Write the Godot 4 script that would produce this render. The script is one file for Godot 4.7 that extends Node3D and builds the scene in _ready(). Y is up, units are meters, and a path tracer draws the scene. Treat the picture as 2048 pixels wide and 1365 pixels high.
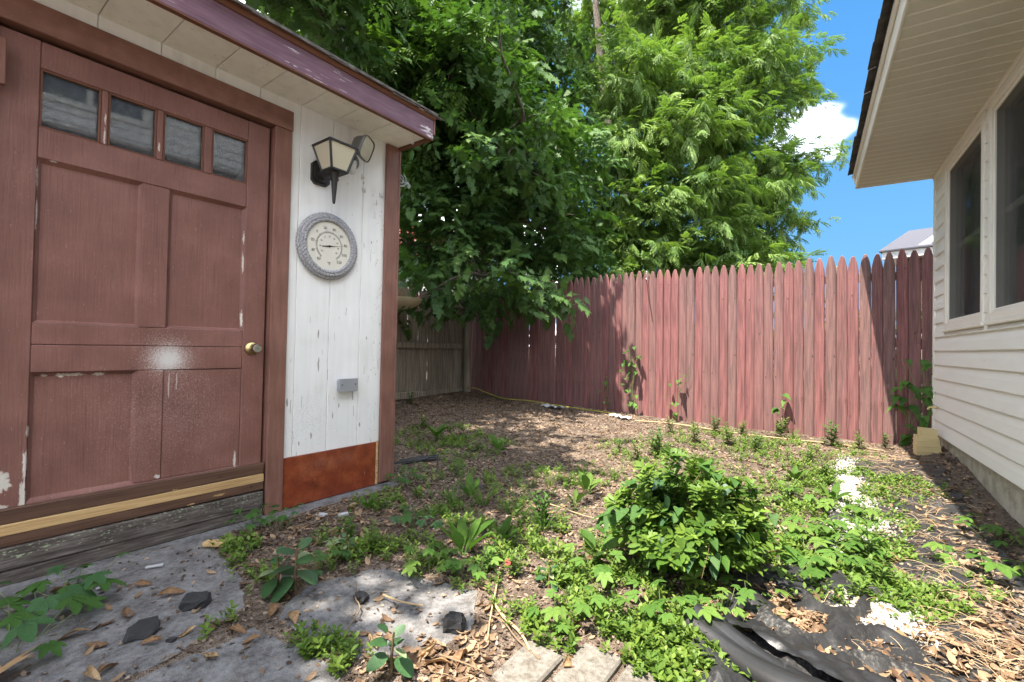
extends Node3D
# A shaded garden shed, a red stockade fence, trees behind it and the corner of a house, round a weedy yard.

var rng := RandomNumberGenerator.new()
var M := {}                      # materials by name
var names := {}                  # how often a top-level name was used
var lumps := FastNoiseLite.new() # unevenness of the soil

const SHED := Vector3(-2.46, 0, 0)
const HOUSE_TURN := 4.0

# ------------------------------------------------------------------ mesh collector
class MB:
	var v := PackedVector3Array()
	var n := PackedVector3Array()
	var uv := PackedVector2Array()
	var c := PackedColorArray()
	var ix := PackedInt32Array()
	var col := Color(1, 1, 1)
	var uvr := Rect2(0, 0, 1, 1)

	func put(p: Vector3, nn: Vector3, t: Vector2) -> int:
		v.append(p); n.append(nn); uv.append(t); c.append(col)
		return v.size() - 1

	func plan(p: Vector3) -> Vector2:
		return Vector2((p.x - uvr.position.x) / uvr.size.x, 1.0 - (p.y - uvr.position.y) / uvr.size.y)

	func face(pts: Array, out: Vector3) -> void:
		var nn: Vector3 = (pts[0] - pts[2]).cross(pts[0] - pts[1])
		if nn.length_squared() < 1e-16 and pts.size() > 3:
			nn = (pts[0] - pts[3]).cross(pts[0] - pts[2])
		nn = nn.normalized()
		var flip := nn.dot(out) < 0.0
		if flip:
			nn = -nn
		var b := v.size()
		for p in pts:
			put(p, nn, plan(p))
		for k in range(1, pts.size() - 1):
			if flip:
				ix.append(b); ix.append(b + k + 1); ix.append(b + k)
			else:
				ix.append(b); ix.append(b + k); ix.append(b + k + 1)

	func box(at: Vector3, size: Vector3, ch := 0.003, turn := Basis()) -> void:
		var h := size * 0.5
		ch = minf(ch, minf(h.x, minf(h.y, h.z)) * 0.45)
		for a in 3:
			var b := (a + 1) % 3
			var d := (a + 2) % 3
			for s in [-1.0, 1.0]:
				var pts := []
				for q in [[-1, -1], [1, -1], [1, 1], [-1, 1]]:
					var p := Vector3()
					p[a] = s * h[a]
					p[b] = q[0] * (h[b] - ch)
					p[d] = q[1] * (h[d] - ch)
					pts.append(at + turn * p)
				var o := Vector3()
				o[a] = s
				face(pts, turn * o)
			if ch <= 0.0:
				continue
			for s in [-1.0, 1.0]:
				for t in [-1.0, 1.0]:
					var pts := []
					for q in [[0, -1], [1, -1], [1, 1], [0, 1]]:
						var p := Vector3()
						p[a] = s * (h[a] - (ch if q[0] == 1 else 0.0))
						p[b] = t * (h[b] - (0.0 if q[0] == 1 else ch))
						p[d] = q[1] * (h[d] - ch)
						pts.append(at + turn * p)
					var o := Vector3()
					o[a] = s
					o[b] = t
					face(pts, turn * o)
		if ch > 0.0:
			for sx in [-1.0, 1.0]:
				for sy in [-1.0, 1.0]:
					for sz in [-1.0, 1.0]:
						var s := Vector3(sx, sy, sz)
						var p0 := Vector3(sx * h.x, sy * (h.y - ch), sz * (h.z - ch))
						var p1 := Vector3(sx * (h.x - ch), sy * h.y, sz * (h.z - ch))
						var p2 := Vector3(sx * (h.x - ch), sy * (h.y - ch), sz * h.z)
						face([at + turn * p0, at + turn * p1, at + turn * p2], turn * s)

	func span(a: Vector3, b: Vector3, ch := 0.003) -> void:   # box between two corners
		box((a + b) * 0.5, (b - a).abs(), ch)

	func prism(poly: PackedVector2Array, z0: float, z1: float, t := Transform3D()) -> void:   # outline in x-y, pulled along z
		var tri := Geometry2D.triangulate_polygon(poly)
		for k in range(0, tri.size(), 3):
			for s in [[z0, -1.0], [z1, 1.0]]:
				var pts := []
				for m in 3:
					var q := poly[tri[k + m]]
					pts.append(t * Vector3(q.x, q.y, s[0]))
				face(pts, t.basis * Vector3(0, 0, s[1]))
		var area := 0.0
		for k in poly.size():
			var p := poly[k]
			var q := poly[(k + 1) % poly.size()]
			area += p.x * q.y - q.x * p.y
		for k in poly.size():
			var p := poly[k]
			var q := poly[(k + 1) % poly.size()]
			var o := Vector3(q.y - p.y, p.x - q.x, 0) * signf(area)
			face([t * Vector3(p.x, p.y, z0), t * Vector3(q.x, q.y, z0), t * Vector3(q.x, q.y, z1), t * Vector3(p.x, p.y, z1)], t.basis * o)

	func sheet(rows: Array, closed := false) -> void:         # rows of points joined to a smooth surface
		var nr := rows.size()
		var nc: int = rows[0].size()
		var b := v.size()
		for r in nr:
			for k in nc:
				var k0 := (k - 1 + nc) % nc if closed else maxi(k - 1, 0)
				var k1 := (k + 1) % nc if closed else mini(k + 1, nc - 1)
				var du: Vector3 = rows[r][k1] - rows[r][k0]
				var dv: Vector3 = rows[mini(r + 1, nr - 1)][k] - rows[maxi(r - 1, 0)][k]
				if du.length_squared() < 1e-12:                # the pole of a turned shape
					var near: Array = rows[r + 1] if r + 1 < nr else rows[r - 1]
					du = near[k1] - near[k0]
				put(rows[r][k], dv.cross(du).normalized(), Vector2(float(k) / maxi(nc - 1, 1), float(r) / maxi(nr - 1, 1)))
		for r in nr - 1:
			for k in (nc if closed else nc - 1):
				var k1 := (k + 1) % nc
				var p := b + r * nc
				var q := p + nc
				ix.append_array([p + k, p + k1, q + k1, p + k, q + k1, q + k])

	func tube(path: Array, rad: Array, sides := 8, caps := true) -> void:
		var rows := []
		var up := Vector3.UP
		for k in path.size():
			var d: Vector3 = (path[mini(k + 1, path.size() - 1)] - path[maxi(k - 1, 0)]).normalized()
			if absf(d.dot(up)) > 0.95:
				up = Vector3.RIGHT if absf(d.x) < 0.9 else Vector3.BACK
			var a := d.cross(up).normalized()
			up = a.cross(d).normalized()
			var ring := []
			for s in sides:
				var w := TAU * s / sides
				ring.append(path[k] + (a * cos(w) + up * sin(w)) * float(rad[k]))
			rows.append(ring)
		sheet(rows, true)
		if caps:
			for e in [0, rows.size() - 1]:
				var o: Vector3 = path[0] - path[1] if e == 0 else path[-1] - path[-2]
				face(rows[e], o)

	func lathe(prof: PackedVector2Array, sides: int, t := Transform3D()) -> void:   # profile (radius, height) round the y axis
		var rows := []
		for p in prof:
			var ring := []
			for s in sides:
				var w := TAU * s / sides
				ring.append(t * Vector3(p.x * cos(w), p.y, p.x * sin(w)))
			rows.append(ring)
		sheet(rows, true)

	func blade(t: Transform3D, half: PackedVector2Array, fold := 0.15, droop := 0.2) -> void:   # a leaf: half outline (width, length) on both sides of a midrib along z
		var b := v.size()
		var top := t.basis.y.normalized()
		var m := half.size()
		for k in m:
			var l := half[k].y
			var y := -droop * l * l
			put(t * Vector3(0, y, l), top, Vector2(0.5, l))
			var w := half[k].x
			put(t * Vector3(w, y + fold * w, l), (top + t.basis.x.normalized() * -fold).normalized(), Vector2(1, l))
			put(t * Vector3(-w, y + fold * w, l), (top + t.basis.x.normalized() * fold).normalized(), Vector2(0, l))
		for k in m - 1:
			var p := b + 3 * k
			ix.append_array([p, p + 1, p + 4, p, p + 4, p + 3, p, p + 5, p + 2, p, p + 3, p + 5])

	func fan(t: Transform3D, half: PackedVector2Array, mid: Vector2, fold := 0.1, droop := 0.2) -> void:   # a lobed leaf spread from its middle
		var top := t.basis.y.normalized()
		var pts := []
		for k in half.size():
			pts.append(half[k])
		for k in range(half.size() - 2, 0, -1):
			pts.append(Vector2(-half[k].x, half[k].y))
		var b := put(t * Vector3(mid.x, -droop * mid.y * mid.y, mid.y), top, Vector2(mid.x * 0.8 + 0.5, mid.y))
		for p in pts:
			put(t * Vector3(p.x, fold * absf(p.x) - droop * p.y * p.y, p.y), (top - t.basis.x.normalized() * signf(p.x) * fold).normalized(), Vector2(p.x * 0.8 + 0.5, p.y))
		for k in pts.size():
			ix.append_array([b, b + 1 + k, b + 1 + (k + 1) % pts.size()])

	func mesh(mat: Material, onto: ArrayMesh = null) -> ArrayMesh:
		var arr := []
		arr.resize(Mesh.ARRAY_MAX)
		arr[Mesh.ARRAY_VERTEX] = v
		arr[Mesh.ARRAY_NORMAL] = n
		arr[Mesh.ARRAY_TEX_UV] = uv
		arr[Mesh.ARRAY_COLOR] = c
		arr[Mesh.ARRAY_INDEX] = ix
		var m := onto if onto else ArrayMesh.new()
		m.add_surface_from_arrays(Mesh.PRIMITIVE_TRIANGLES, arr)
		m.surface_set_material(m.get_surface_count() - 1, mat)
		return m

# ------------------------------------------------------------------ nodes
func numbered(called: String) -> String:
	var k: int = names.get(called, -1) + 1
	names[called] = k
	return called if k == 0 else "%s_%03d" % [called, k]

func tag(o: Node, label := "", category := "", group := "", kind := "") -> Node:
	if label: o.set_meta("label", label)
	if category: o.set_meta("category", category)
	if group: o.set_meta("group", group)
	if kind: o.set_meta("kind", kind)
	return o

func thing(called: String, label: String, category: String, group := "", t := Transform3D()) -> Node3D:
	var o := Node3D.new()
	o.name = numbered(called)
	add_child(o)
	o.transform = t
	tag(o, label, category, group)
	return o

func part(called: String, mb: MB, mat: Material, parent: Node) -> MeshInstance3D:
	return piece(called, mb.mesh(mat), parent)

func piece(called: String, mesh: Mesh, parent: Node, t := Transform3D()) -> MeshInstance3D:
	var o := MeshInstance3D.new()
	o.name = numbered(called) if parent == self else called
	o.mesh = mesh
	o.transform = t
	parent.add_child(o, true)
	return o

func single(called: String, label: String, category: String, mb: MB, mat: Material, group := "") -> MeshInstance3D:
	var o := piece(called, mb.mesh(mat), self)
	tag(o, label, category, group)
	return o

func copy_of(o: Node3D, base: String, t: Transform3D, label: String) -> Node3D:
	var r: Node3D = o.duplicate()
	r.name = numbered(base)
	add_child(r)
	r.transform = t
	r.set_meta("label", label)
	return r

func spread(called: String, mesh: Mesh, where: Array, tint: Array, parent: Node) -> MultiMeshInstance3D:
	var mm := MultiMesh.new()
	mm.transform_format = MultiMesh.TRANSFORM_3D
	mm.use_colors = true
	mm.mesh = mesh
	mm.instance_count = where.size()
	for k in where.size():
		mm.set_instance_transform(k, where[k])
		mm.set_instance_color(k, tint[k])
	var o := MultiMeshInstance3D.new()
	o.name = numbered(called) if parent == self else called
	o.multimesh = mm
	parent.add_child(o, true)
	o.set_meta("kind", "stuff")
	return o

func rf(a: float, b: float) -> float:
	return rng.randf_range(a, b)

func turned(yaw: float, pitch := 0.0, roll := 0.0, size := 1.0) -> Basis:
	return (Basis(Vector3.UP, yaw) * Basis(Vector3.RIGHT, pitch) * Basis(Vector3.BACK, roll)).scaled(Vector3.ONE * size)

func aim(dir: Vector3, size := 1.0, spin := 0.0) -> Basis:     # z along dir, y as much up as it can be
	var z := dir.normalized()
	var x := Vector3.UP.cross(z)
	if x.length() < 0.01:
		x = Vector3.RIGHT
	x = x.normalized().rotated(z, spin)
	return Basis(x * size, z.cross(x) * size, z * size)

# ------------------------------------------------------------------ the lie of the land
const SLABS := [
	[[-2.37, -1.0], [-2.2, -0.86], [-1.88, -0.82], [-1.62, -0.73], [-1.53, -0.5], [-1.53, 0.45], [-2.37, 0.45]],
	[[-1.50, -0.755], [-1.62, -0.92], [-1.52, -1.2], [-1.1, -1.3], [-0.96, -1.12], [-0.98, -0.98], [-1.12, -0.82]],
	[[-1.505, -0.71], [-1.3, -0.745], [-1.1, -0.76], [-0.98, -0.5], [-1.0, 0.4], [-1.505, 0.4]],
]
func soft(a: float, b: float, x: float) -> float:
	var t := clampf((x - a) / (b - a), 0.0, 1.0)
	return t * t * (3.0 - 2.0 * t)

func lie(x: float, z: float) -> float:
	return 0.01 + 0.045 * soft(-3, -5.5, z) + 0.07 * soft(-1, -4, x) * soft(-2.5, -5, z) + 0.06 * soft(-4, -5.2, x) * soft(-2.5, -5, z) + 0.1 * soft(0.2, 0.6, x) * soft(-3, -5, z)

func in_slab(x: float, z: float, grow := 0.0) -> float:      # metres inside the nearest concrete slab, negative outside
	var best := -1.0
	for s in SLABS:
		var inside := false
		var near := 9.0
		var p := Vector2(x, z)
		for k in s.size():
			var a := Vector2(s[k][0], s[k][1])
			var j: Array = s[(k + 1) % s.size()]
			var b := Vector2(j[0], j[1])
			if (a.y > z) != (b.y > z) and x < (b.x - a.x) * (z - a.y) / (b.y - a.y) + a.x:
				inside = not inside
			near = minf(near, p.distance_to(Geometry2D.get_closest_point_to_segment(p, a, b)))
		best = maxf(best, near if inside else -near)
	return best

func soil(x: float, z: float) -> float:
	var y := lie(x, z) + 0.012 * lumps.get_noise_2d(x * 100, z * 100) + 0.008 * lumps.get_noise_2d(x * 420 + 77, z * 420)
	if x > -2.5 and x < -0.9 and z > -1.4 and z < 0.6:
		var ins := in_slab(x, z)
		y -= 0.022 * soft(-0.01, 0.05, ins)
		y += 0.007 * soft(-0.10, -0.01, ins) * (1.0 - soft(0.0, 0.05, ins))   # earth banked up against the slabs
	if x > -0.86 and x < -0.2 and z > -1.33:
		y -= 0.006
	if x < -2.3:
		y -= 0.015 * soft(-2.3, -2.4, x) * soft(-2.1, -1.9, z)
	return y

func ground_point(x: float, z: float, up := 0.0) -> Vector3:
	return Vector3(x, maxf(soil(x, z), 0.012 if in_slab(x, z) > 0.0 else -1.0) + up, z)

# ------------------------------------------------------------------ computed textures
func nb(w: int, h: int, sd: int, freq: float, oct := 4, sx := 1.0, sy := 1.0) -> PackedByteArray:
	var f := FastNoiseLite.new()
	f.noise_type = FastNoiseLite.TYPE_SIMPLEX_SMOOTH
	f.seed = sd
	f.frequency = freq
	f.fractal_octaves = oct
	var im := f.get_seamless_image(int(w / sx), int(h / sy))
	im.convert(Image.FORMAT_L8)
	im.resize(w, h, Image.INTERPOLATE_CUBIC)
	return im.get_data()

func ramp(w: int, h: int, layers: Array, stops: Array) -> Image:     # layers: [bytes, weight]; stops: [place, linear colour]
	var lut := PackedByteArray()
	lut.resize(768)
	for k in 256:
		var t := k / 255.0
		var c: Color = stops[-1][1]
		for s in stops.size() - 1:
			if t <= stops[s + 1][0]:
				var span: float = stops[s + 1][0] - stops[s][0]
				c = stops[s][1].lerp(stops[s + 1][1], clampf((t - stops[s][0]) / maxf(span, 0.001), 0, 1))
				break
		c = c.linear_to_srgb()
		lut[k * 3] = int(clampf(c.r, 0, 1) * 255)
		lut[k * 3 + 1] = int(clampf(c.g, 0, 1) * 255)
		lut[k * 3 + 2] = int(clampf(c.b, 0, 1) * 255)
	var out := PackedByteArray()
	out.resize(w * h * 3)
	var a: PackedByteArray = layers[0][0]
	var b: PackedByteArray = layers[mini(1, layers.size() - 1)][0]
	var d: PackedByteArray = layers[mini(2, layers.size() - 1)][0]
	var wa: float = layers[0][1]
	var wb: float = layers[1][1] if layers.size() > 1 else 0.0
	var wd: float = layers[2][1] if layers.size() > 2 else 0.0
	var total := wa + wb + wd
	wa /= total; wb /= total; wd /= total
	for k in w * h:
		var m := int(a[k] * wa + b[k] * wb + d[k] * wd) * 3
		var o := k * 3
		out[o] = lut[m]
		out[o + 1] = lut[m + 1]
		out[o + 2] = lut[m + 2]
	return Image.create_from_data(w, h, false, Image.FORMAT_RGB8, out)

func grey(w: int, h: int, bytes: PackedByteArray) -> ImageTexture:
	return ImageTexture.create_from_image(Image.create_from_data(w, h, false, Image.FORMAT_L8, bytes))

func tx(im: Image) -> ImageTexture:
	return ImageTexture.create_from_image(im)

func dot(im: Image, x: int, y: int, c: Color, a := 1.0) -> void:
	if x >= 0 and y >= 0 and x < im.get_width() and y < im.get_height():
		im.set_pixel(x, y, im.get_pixel(x, y).lerp(c, a))

func dab(im: Image, x: float, y: float, rx: float, ry: float, c: Color, a := 1.0, rag := 0.5) -> void:   # a ragged spot of matter
	var ph := rf(0, TAU)
	for j in range(int(y - ry * 1.4), int(y + ry * 1.4) + 1):
		for i in range(int(x - rx * 1.4), int(x + rx * 1.4) + 1):
			var u := (i - x) / rx
			var w := (j - y) / ry
			var ang := atan2(w, u)
			var edge := 1.0 + rag * 0.4 * (sin(ang * 3 + ph) * 0.5 + sin(ang * 7 + ph * 2) * 0.5 + rf(-0.4, 0.4))
			if u * u + w * w < edge * edge:
				dot(im, i, j, c, a)

func crack(im: Image, x: float, y: float, len: float, wide: float, c: Color, a := 1.0) -> void:
	var px := x
	for k in int(len):
		px += rf(-0.4, 0.4)
		var w := wide * sin(PI * (k + 0.5) / len) + 0.3
		for i in range(int(px - w), int(px + w) + 1):
			dot(im, i, int(y + k), c, a * rf(0.6, 1.0))

func lin(r: float, g: float, b: float) -> Color:
	return Color(r, g, b).linear_to_srgb()

func std(o: Dictionary) -> StandardMaterial3D:
	var m := StandardMaterial3D.new()
	m.roughness = o.get("rough", 0.85)
	m.metallic = o.get("metal", 0.0)
	m.metallic_specular = o.get("spec", 0.4)
	m.albedo_color = o.get("color", Color.WHITE)
	if o.has("tex"):
		m.albedo_texture = o.tex
	if o.has("tri"):
		m.uv1_triplanar = true
		m.uv1_scale = o.tri
		m.uv1_triplanar_sharpness = 6.0
		m.uv1_world_triplanar = o.get("world", false)
		m.uv1_offset = o.get("off", Vector3.ZERO)
	elif o.has("scale"):
		m.uv1_scale = o.scale
	if o.has("bump"):
		m.heightmap_enabled = true
		m.heightmap_texture = o.bump
		m.heightmap_scale = o.get("deep", 0.2)
	if o.has("back"):
		m.backlight_enabled = true
		m.backlight = o.back
	if o.get("tint", false):
		m.vertex_color_use_as_albedo = true
	if o.has("sheen"):
		m.rim_enabled = true
		m.rim = o.sheen
	m.cull_mode = BaseMaterial3D.CULL_DISABLED
	return m

func wood(sd: int, a: Color, b: Color, c: Color, knots := 6) -> Image:   # boards with the grain along v
	var w := 256
	var h := 1024
	var im := ramp(w, h, [[nb(w, h, sd, 0.11, 4, 1, 34), 1.0], [nb(w, h, sd + 1, 0.02, 3, 1, 9), 0.8], [nb(w, h, sd + 2, 0.4, 2, 1, 40), 0.7]], [[0.25, c], [0.5, b], [0.75, a]])
	for k in knots:
		var x := rf(20, w - 20)
		var y := rf(20, h - 20)
		dab(im, x, y, rf(3, 6), rf(4, 9), c.lerp(Color(0.02, 0.012, 0.01), 0.6).linear_to_srgb(), 0.75)
	for k in 44:
		crack(im, rf(4, w - 4), rf(0, h - 160), rf(30, 150), rf(0.2, 0.9), c.lerp(Color(0.02, 0.012, 0.01), 0.5).linear_to_srgb(), 0.55)
	return im

func make_materials() -> void:
	var grain := grey(256, 1024, nb(256, 1024, 5, 0.12, 4, 1, 16))
	var rough_n := grey(512, 512, nb(512, 512, 9, 0.05, 5))
	var fine_n := grey(512, 512, nb(512, 512, 10, 0.2, 4))
	# red stained pickets, several boards' worth
	M.picket = []
	for k in 6:
		var t := [0.0, 0.35, 0.7, 0.15, 0.5, 0.9][k] as float
		var a := Color(0.30, 0.128, 0.122).lerp(Color(0.255, 0.145, 0.13), t)
		var b := Color(0.205, 0.085, 0.084).lerp(Color(0.18, 0.10, 0.094), t)
		var c := Color(0.10, 0.045, 0.044).lerp(Color(0.085, 0.06, 0.055), t)
		var im := wood(40 + k * 7, a, b, c, 5)
		var pale := Color(0.36, 0.26, 0.23).linear_to_srgb()
		for q in 40:
			crack(im, rf(4, 250), rf(0, 900), rf(10, 60), rf(0.2, 0.8), pale, 0.35)
		if k % 2 == 1:
			for q in 7:
				dab(im, rf(30, 226), rf(60, 960), rf(8, 22), rf(60, 150), Color(0.09, 0.065, 0.06).linear_to_srgb(), 0.34, 0.9)
		M.picket.append(std({"tex": tx(im), "tri": Vector3(4.2, 0.52, 4.2), "off": Vector3(k * 0.31, k * 0.17, 0), "rough": 0.82, "bump": grain, "deep": 0.12}))
	M.greywood = []
	for k in 3:
		var im := wood(90 + k * 5, Color(0.36, 0.32, 0.26), Color(0.25, 0.215, 0.165), Color(0.12, 0.10, 0.078), 8)
		M.greywood.append(std({"tex": tx(im), "tri": Vector3(4.2, 0.52, 4.2), "off": Vector3(k * 0.4, k * 0.23, 0), "rough": 0.9, "bump": grain, "deep": 0.2}))
	M.sill = std({"tex": tx(sill_image()), "rough": 0.92, "bump": grain, "deep": 0.2})
	M.door = std({"tex": tx(door_image()), "rough": 0.55, "spec": 0.45, "bump": grey(512, 1024, nb(512, 1024, 15, 0.25, 4, 1, 24)), "deep": 0.08})
	var brown := ramp(256, 512, [[nb(256, 512, 21, 0.06, 4, 1, 8), 1.0], [nb(256, 512, 22, 0.01, 3), 1.0], [nb(256, 512, 23, 0.3, 2), 0.5]], [[0.2, Color(0.165, 0.078, 0.055)], [0.5, Color(0.21, 0.10, 0.074)], [0.8, Color(0.25, 0.125, 0.095)]])
	for k in 260:
		dot(brown, int(rf(0, 255)), int(rf(0, 511)), Color(0.72, 0.66, 0.6), rf(0.3, 0.9))
	M.brown = std({"tex": tx(brown), "tri": Vector3(2.5, 0.8, 2.5), "rough": 0.6, "bump": grain, "deep": 0.08})
	M.brown_across = std({"tex": tx(brown), "tri": Vector3(0.8, 2.5, 2.5), "rough": 0.6, "bump": rough_n, "deep": 0.05})
	var violet := ramp(512, 128, [[nb(512, 128, 31, 0.05, 4, 8, 1), 1.0], [nb(512, 128, 32, 0.02, 3), 1.0]], [[0.2, Color(0.125, 0.062, 0.085)], [0.5, Color(0.155, 0.082, 0.105)], [0.8, Color(0.19, 0.105, 0.13)]])
	for k in 7:
		var c := Color(0.62, 0.57, 0.55).linear_to_srgb()
		var x := rf(5, 500)
		for q in 5:
			dab(violet, x + rf(-14, 14), rf(70, 124) if k % 3 else rf(10, 124), rf(3, 12), rf(0.8, 2.6), c, rf(0.6, 1.0), 1.0)
	for q in 14:
		dab(violet, rf(478, 511), rf(60, 126), rf(2, 8), rf(2, 7), Color(0.62, 0.57, 0.55).linear_to_srgb(), 0.85, 1.0)
	M.fascia = std({"tex": tx(violet), "rough": 0.5})
	M.white_wall = std({"tex": tx(wall_image()), "rough": 0.65, "bump": grain, "deep": 0.06})
	var cream := ramp(256, 256, [[nb(256, 256, 41, 0.03, 4), 1.0], [nb(256, 256, 42, 0.3, 3), 0.7]], [[0.15, Color(0.70, 0.675, 0.61)], [0.45, Color(0.80, 0.78, 0.72)], [0.8, Color(0.84, 0.82, 0.77)]])
	for k in 60:
		dab(cream, rf(0, 255), rf(0, 255), rf(0.6, 2.2), rf(0.6, 1.8), Color(0.28, 0.26, 0.2).linear_to_srgb(), rf(0.15, 0.5), 1.0)
	M.white_paint = std({"tex": tx(cream), "tri": Vector3(1.4, 1.4, 1.4), "rough": 0.65, "bump": fine_n, "deep": 0.03})
	M.hardboard = std({"tex": tx(hardboard_image()), "rough": 0.42, "spec": 0.5})
	var tan := wood(120, Color(0.62, 0.43, 0.22), Color(0.52, 0.34, 0.155), Color(0.36, 0.21, 0.09), 5)
	tan.rotate_90(CLOCKWISE)
	M.raw_wood = std({"tex": tx(tan), "tri": Vector3(0.7, 5.0, 5.0), "rough": 0.75})
	var umber := wood(130, Color(0.14, 0.075, 0.047), Color(0.105, 0.055, 0.035), Color(0.06, 0.033, 0.022), 6)
	for k in 7:
		dab(umber, rf(20, 236), rf(20, 1000), rf(3, 9), rf(8, 20), Color(0.5, 0.32, 0.14).linear_to_srgb(), 0.9, 1.0)
	umber.rotate_90(CLOCKWISE)
	M.umber = std({"tex": tx(umber), "tri": Vector3(0.7, 5.0, 5.0), "rough": 0.6})
	# stone-like stuff
	var conc := ramp(512, 512, [[nb(512, 512, 51, 0.012, 4), 1.0], [nb(512, 512, 52, 0.25, 3), 0.8], [nb(512, 512, 53, 0.05, 4), 0.8]], [[0.25, Color(0.07, 0.064, 0.06)], [0.5, Color(0.15, 0.144, 0.142)], [0.78, Color(0.24, 0.236, 0.232)]])
	for k in 1700:
		dab(conc, rf(0, 511), rf(0, 511), rf(0.5, 1.8), rf(0.5, 1.8), Color(0.07, 0.06, 0.05).linear_to_srgb(), rf(0.3, 0.9), 1.0)
	M.concrete = std({"tex": tx(conc), "tri": Vector3(1.5, 1.5, 1.5), "world": true, "rough": 0.9, "bump": fine_n, "deep": 0.15})
	var pale_c := ramp(512, 512, [[nb(512, 512, 54, 0.02, 4), 1.0], [nb(512, 512, 55, 0.25, 3), 0.6], [nb(512, 512, 56, 0.06, 4), 0.8]], [[0.25, Color(0.095, 0.08, 0.064)], [0.5, Color(0.165, 0.15, 0.128)], [0.78, Color(0.23, 0.215, 0.19)]])
	for k in 700:
		dab(pale_c, rf(0, 511), rf(0, 511), rf(0.5, 2.4), rf(0.5, 2.0), Color(0.09, 0.07, 0.05).linear_to_srgb(), rf(0.3, 0.9), 1.0)
	M.paver = std({"tex": tx(pale_c), "tri": Vector3(1.8, 1.8, 1.8), "world": true, "rough": 0.92, "bump": fine_n, "deep": 0.2})
	var found := ramp(512, 512, [[nb(512, 512, 57, 0.012, 5), 1.0], [nb(512, 512, 58, 0.2, 3), 0.5]], [[0.2, Color(0.26, 0.235, 0.18)], [0.5, Color(0.40, 0.37, 0.29)], [0.8, Color(0.48, 0.45, 0.37)]])
	for k in 60:
		dab(found, rf(0, 511), rf(0, 511), rf(2, 14), rf(1, 6), Color(0.17, 0.15, 0.10).linear_to_srgb(), rf(0.15, 0.4), 1.0)
	M.foundation = std({"tex": tx(found), "tri": Vector3(1.1, 1.1, 1.1), "rough": 0.92, "bump": rough_n, "deep": 0.25})
	var earth := ramp(1024, 1024, [[nb(1024, 1024, 61, 0.006, 4), 0.8], [nb(1024, 1024, 62, 0.04, 4), 1.0], [nb(1024, 1024, 63, 0.25, 3), 1.0]], [[0.25, Color(0.05, 0.037, 0.029)], [0.45, Color(0.12, 0.09, 0.069)], [0.6, Color(0.19, 0.147, 0.115)], [0.8, Color(0.30, 0.245, 0.195)]])
	M.soil = std({"tex": tx(earth), "tri": Vector3(0.9, 0.9, 0.9), "world": true, "rough": 0.95, "spec": 0.2, "bump": grey(1024, 1024, nb(1024, 1024, 64, 0.12, 5)), "deep": 1.0})
	var fab := ramp(512, 512, [[nb(512, 512, 71, 0.01, 4), 1.0], [nb(512, 512, 72, 0.1, 4), 1.0], [nb(512, 512, 73, 0.35, 2), 0.7]], [[0.2, Color(0.014, 0.014, 0.015)], [0.55, Color(0.022, 0.022, 0.023)], [0.66, Color(0.06, 0.057, 0.053)], [0.8, Color(0.22, 0.21, 0.195)]])
	M.fabric = std({"tex": tx(fab), "tri": Vector3(1.3, 1.3, 1.3), "world": true, "rough": 0.55, "spec": 0.45, "bump": fine_n, "deep": 0.06})
	M.clean_fabric = std({"color": lin(0.017, 0.017, 0.018), "rough": 0.42, "spec": 0.5, "bump": fine_n, "deep": 0.05, "tri": Vector3(3, 3, 3)})
	# the house
	var vinyl := ramp(512, 256, [[nb(512, 256, 81, 0.02, 4, 4, 1), 1.0], [nb(512, 256, 82, 0.2, 3, 8, 1), 0.6]], [[0.2, Color(0.745, 0.73, 0.685)], [0.5, Color(0.765, 0.75, 0.705)], [0.8, Color(0.785, 0.77, 0.73)]])
	for k in 8:
		dab(vinyl, rf(0, 511), rf(0, 255), rf(1, 5), rf(0.6, 1.6), Color(0.42, 0.36, 0.26).linear_to_srgb(), rf(0.1, 0.4), 1.0)
	M.vinyl = std({"tex": tx(vinyl), "tri": Vector3(0.8, 1.6, 1.6), "rough": 0.5, "spec": 0.4})
	M.trim = std({"tex": tx(vinyl), "tri": Vector3(1.1, 1.1, 1.1), "rough": 0.42, "color": Color(1.0, 0.99, 0.97)})
	M.screen = std({"color": Color(0.20, 0.20, 0.20, 0.62), "rough": 0.9, "spec": 0.1})
	M.screen.transparency = BaseMaterial3D.TRANSPARENCY_ALPHA
	M.glass = std({"color": Color(0.9, 0.95, 0.95, 0.06), "rough": 0.02, "spec": 0.5})
	M.glass.transparency = BaseMaterial3D.TRANSPARENCY_ALPHA
	M.perforated = std({"tex": tx(vinyl), "tri": Vector3(1.1, 1.1, 1.1), "rough": 0.5, "color": lin(0.86, 0.84, 0.79)})
	M.dusty_glass = std({"color": Color(0.55, 0.57, 0.6, 0.05), "rough": 0.03, "spec": 0.6})
	M.dusty_glass.transparency = BaseMaterial3D.TRANSPARENCY_ALPHA
	M.curtain = std({"color": lin(0.32, 0.31, 0.29), "rough": 0.95, "spec": 0.1})
	M.inside = std({"color": lin(0.07, 0.065, 0.06), "rough": 0.95})
	var shin := ramp(256, 256, [[nb(256, 256, 91, 0.3, 3), 1.0], [nb(256, 256, 92, 0.02, 3), 0.8]], [[0.2, Color(0.02, 0.018, 0.017)], [0.5, Color(0.045, 0.041, 0.038)], [0.8, Color(0.10, 0.092, 0.085)]])
	M.shingle = std({"tex": tx(shin), "tri": Vector3(2.4, 2.4, 2.4), "rough": 0.95, "bump": fine_n, "deep": 0.3})
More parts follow.
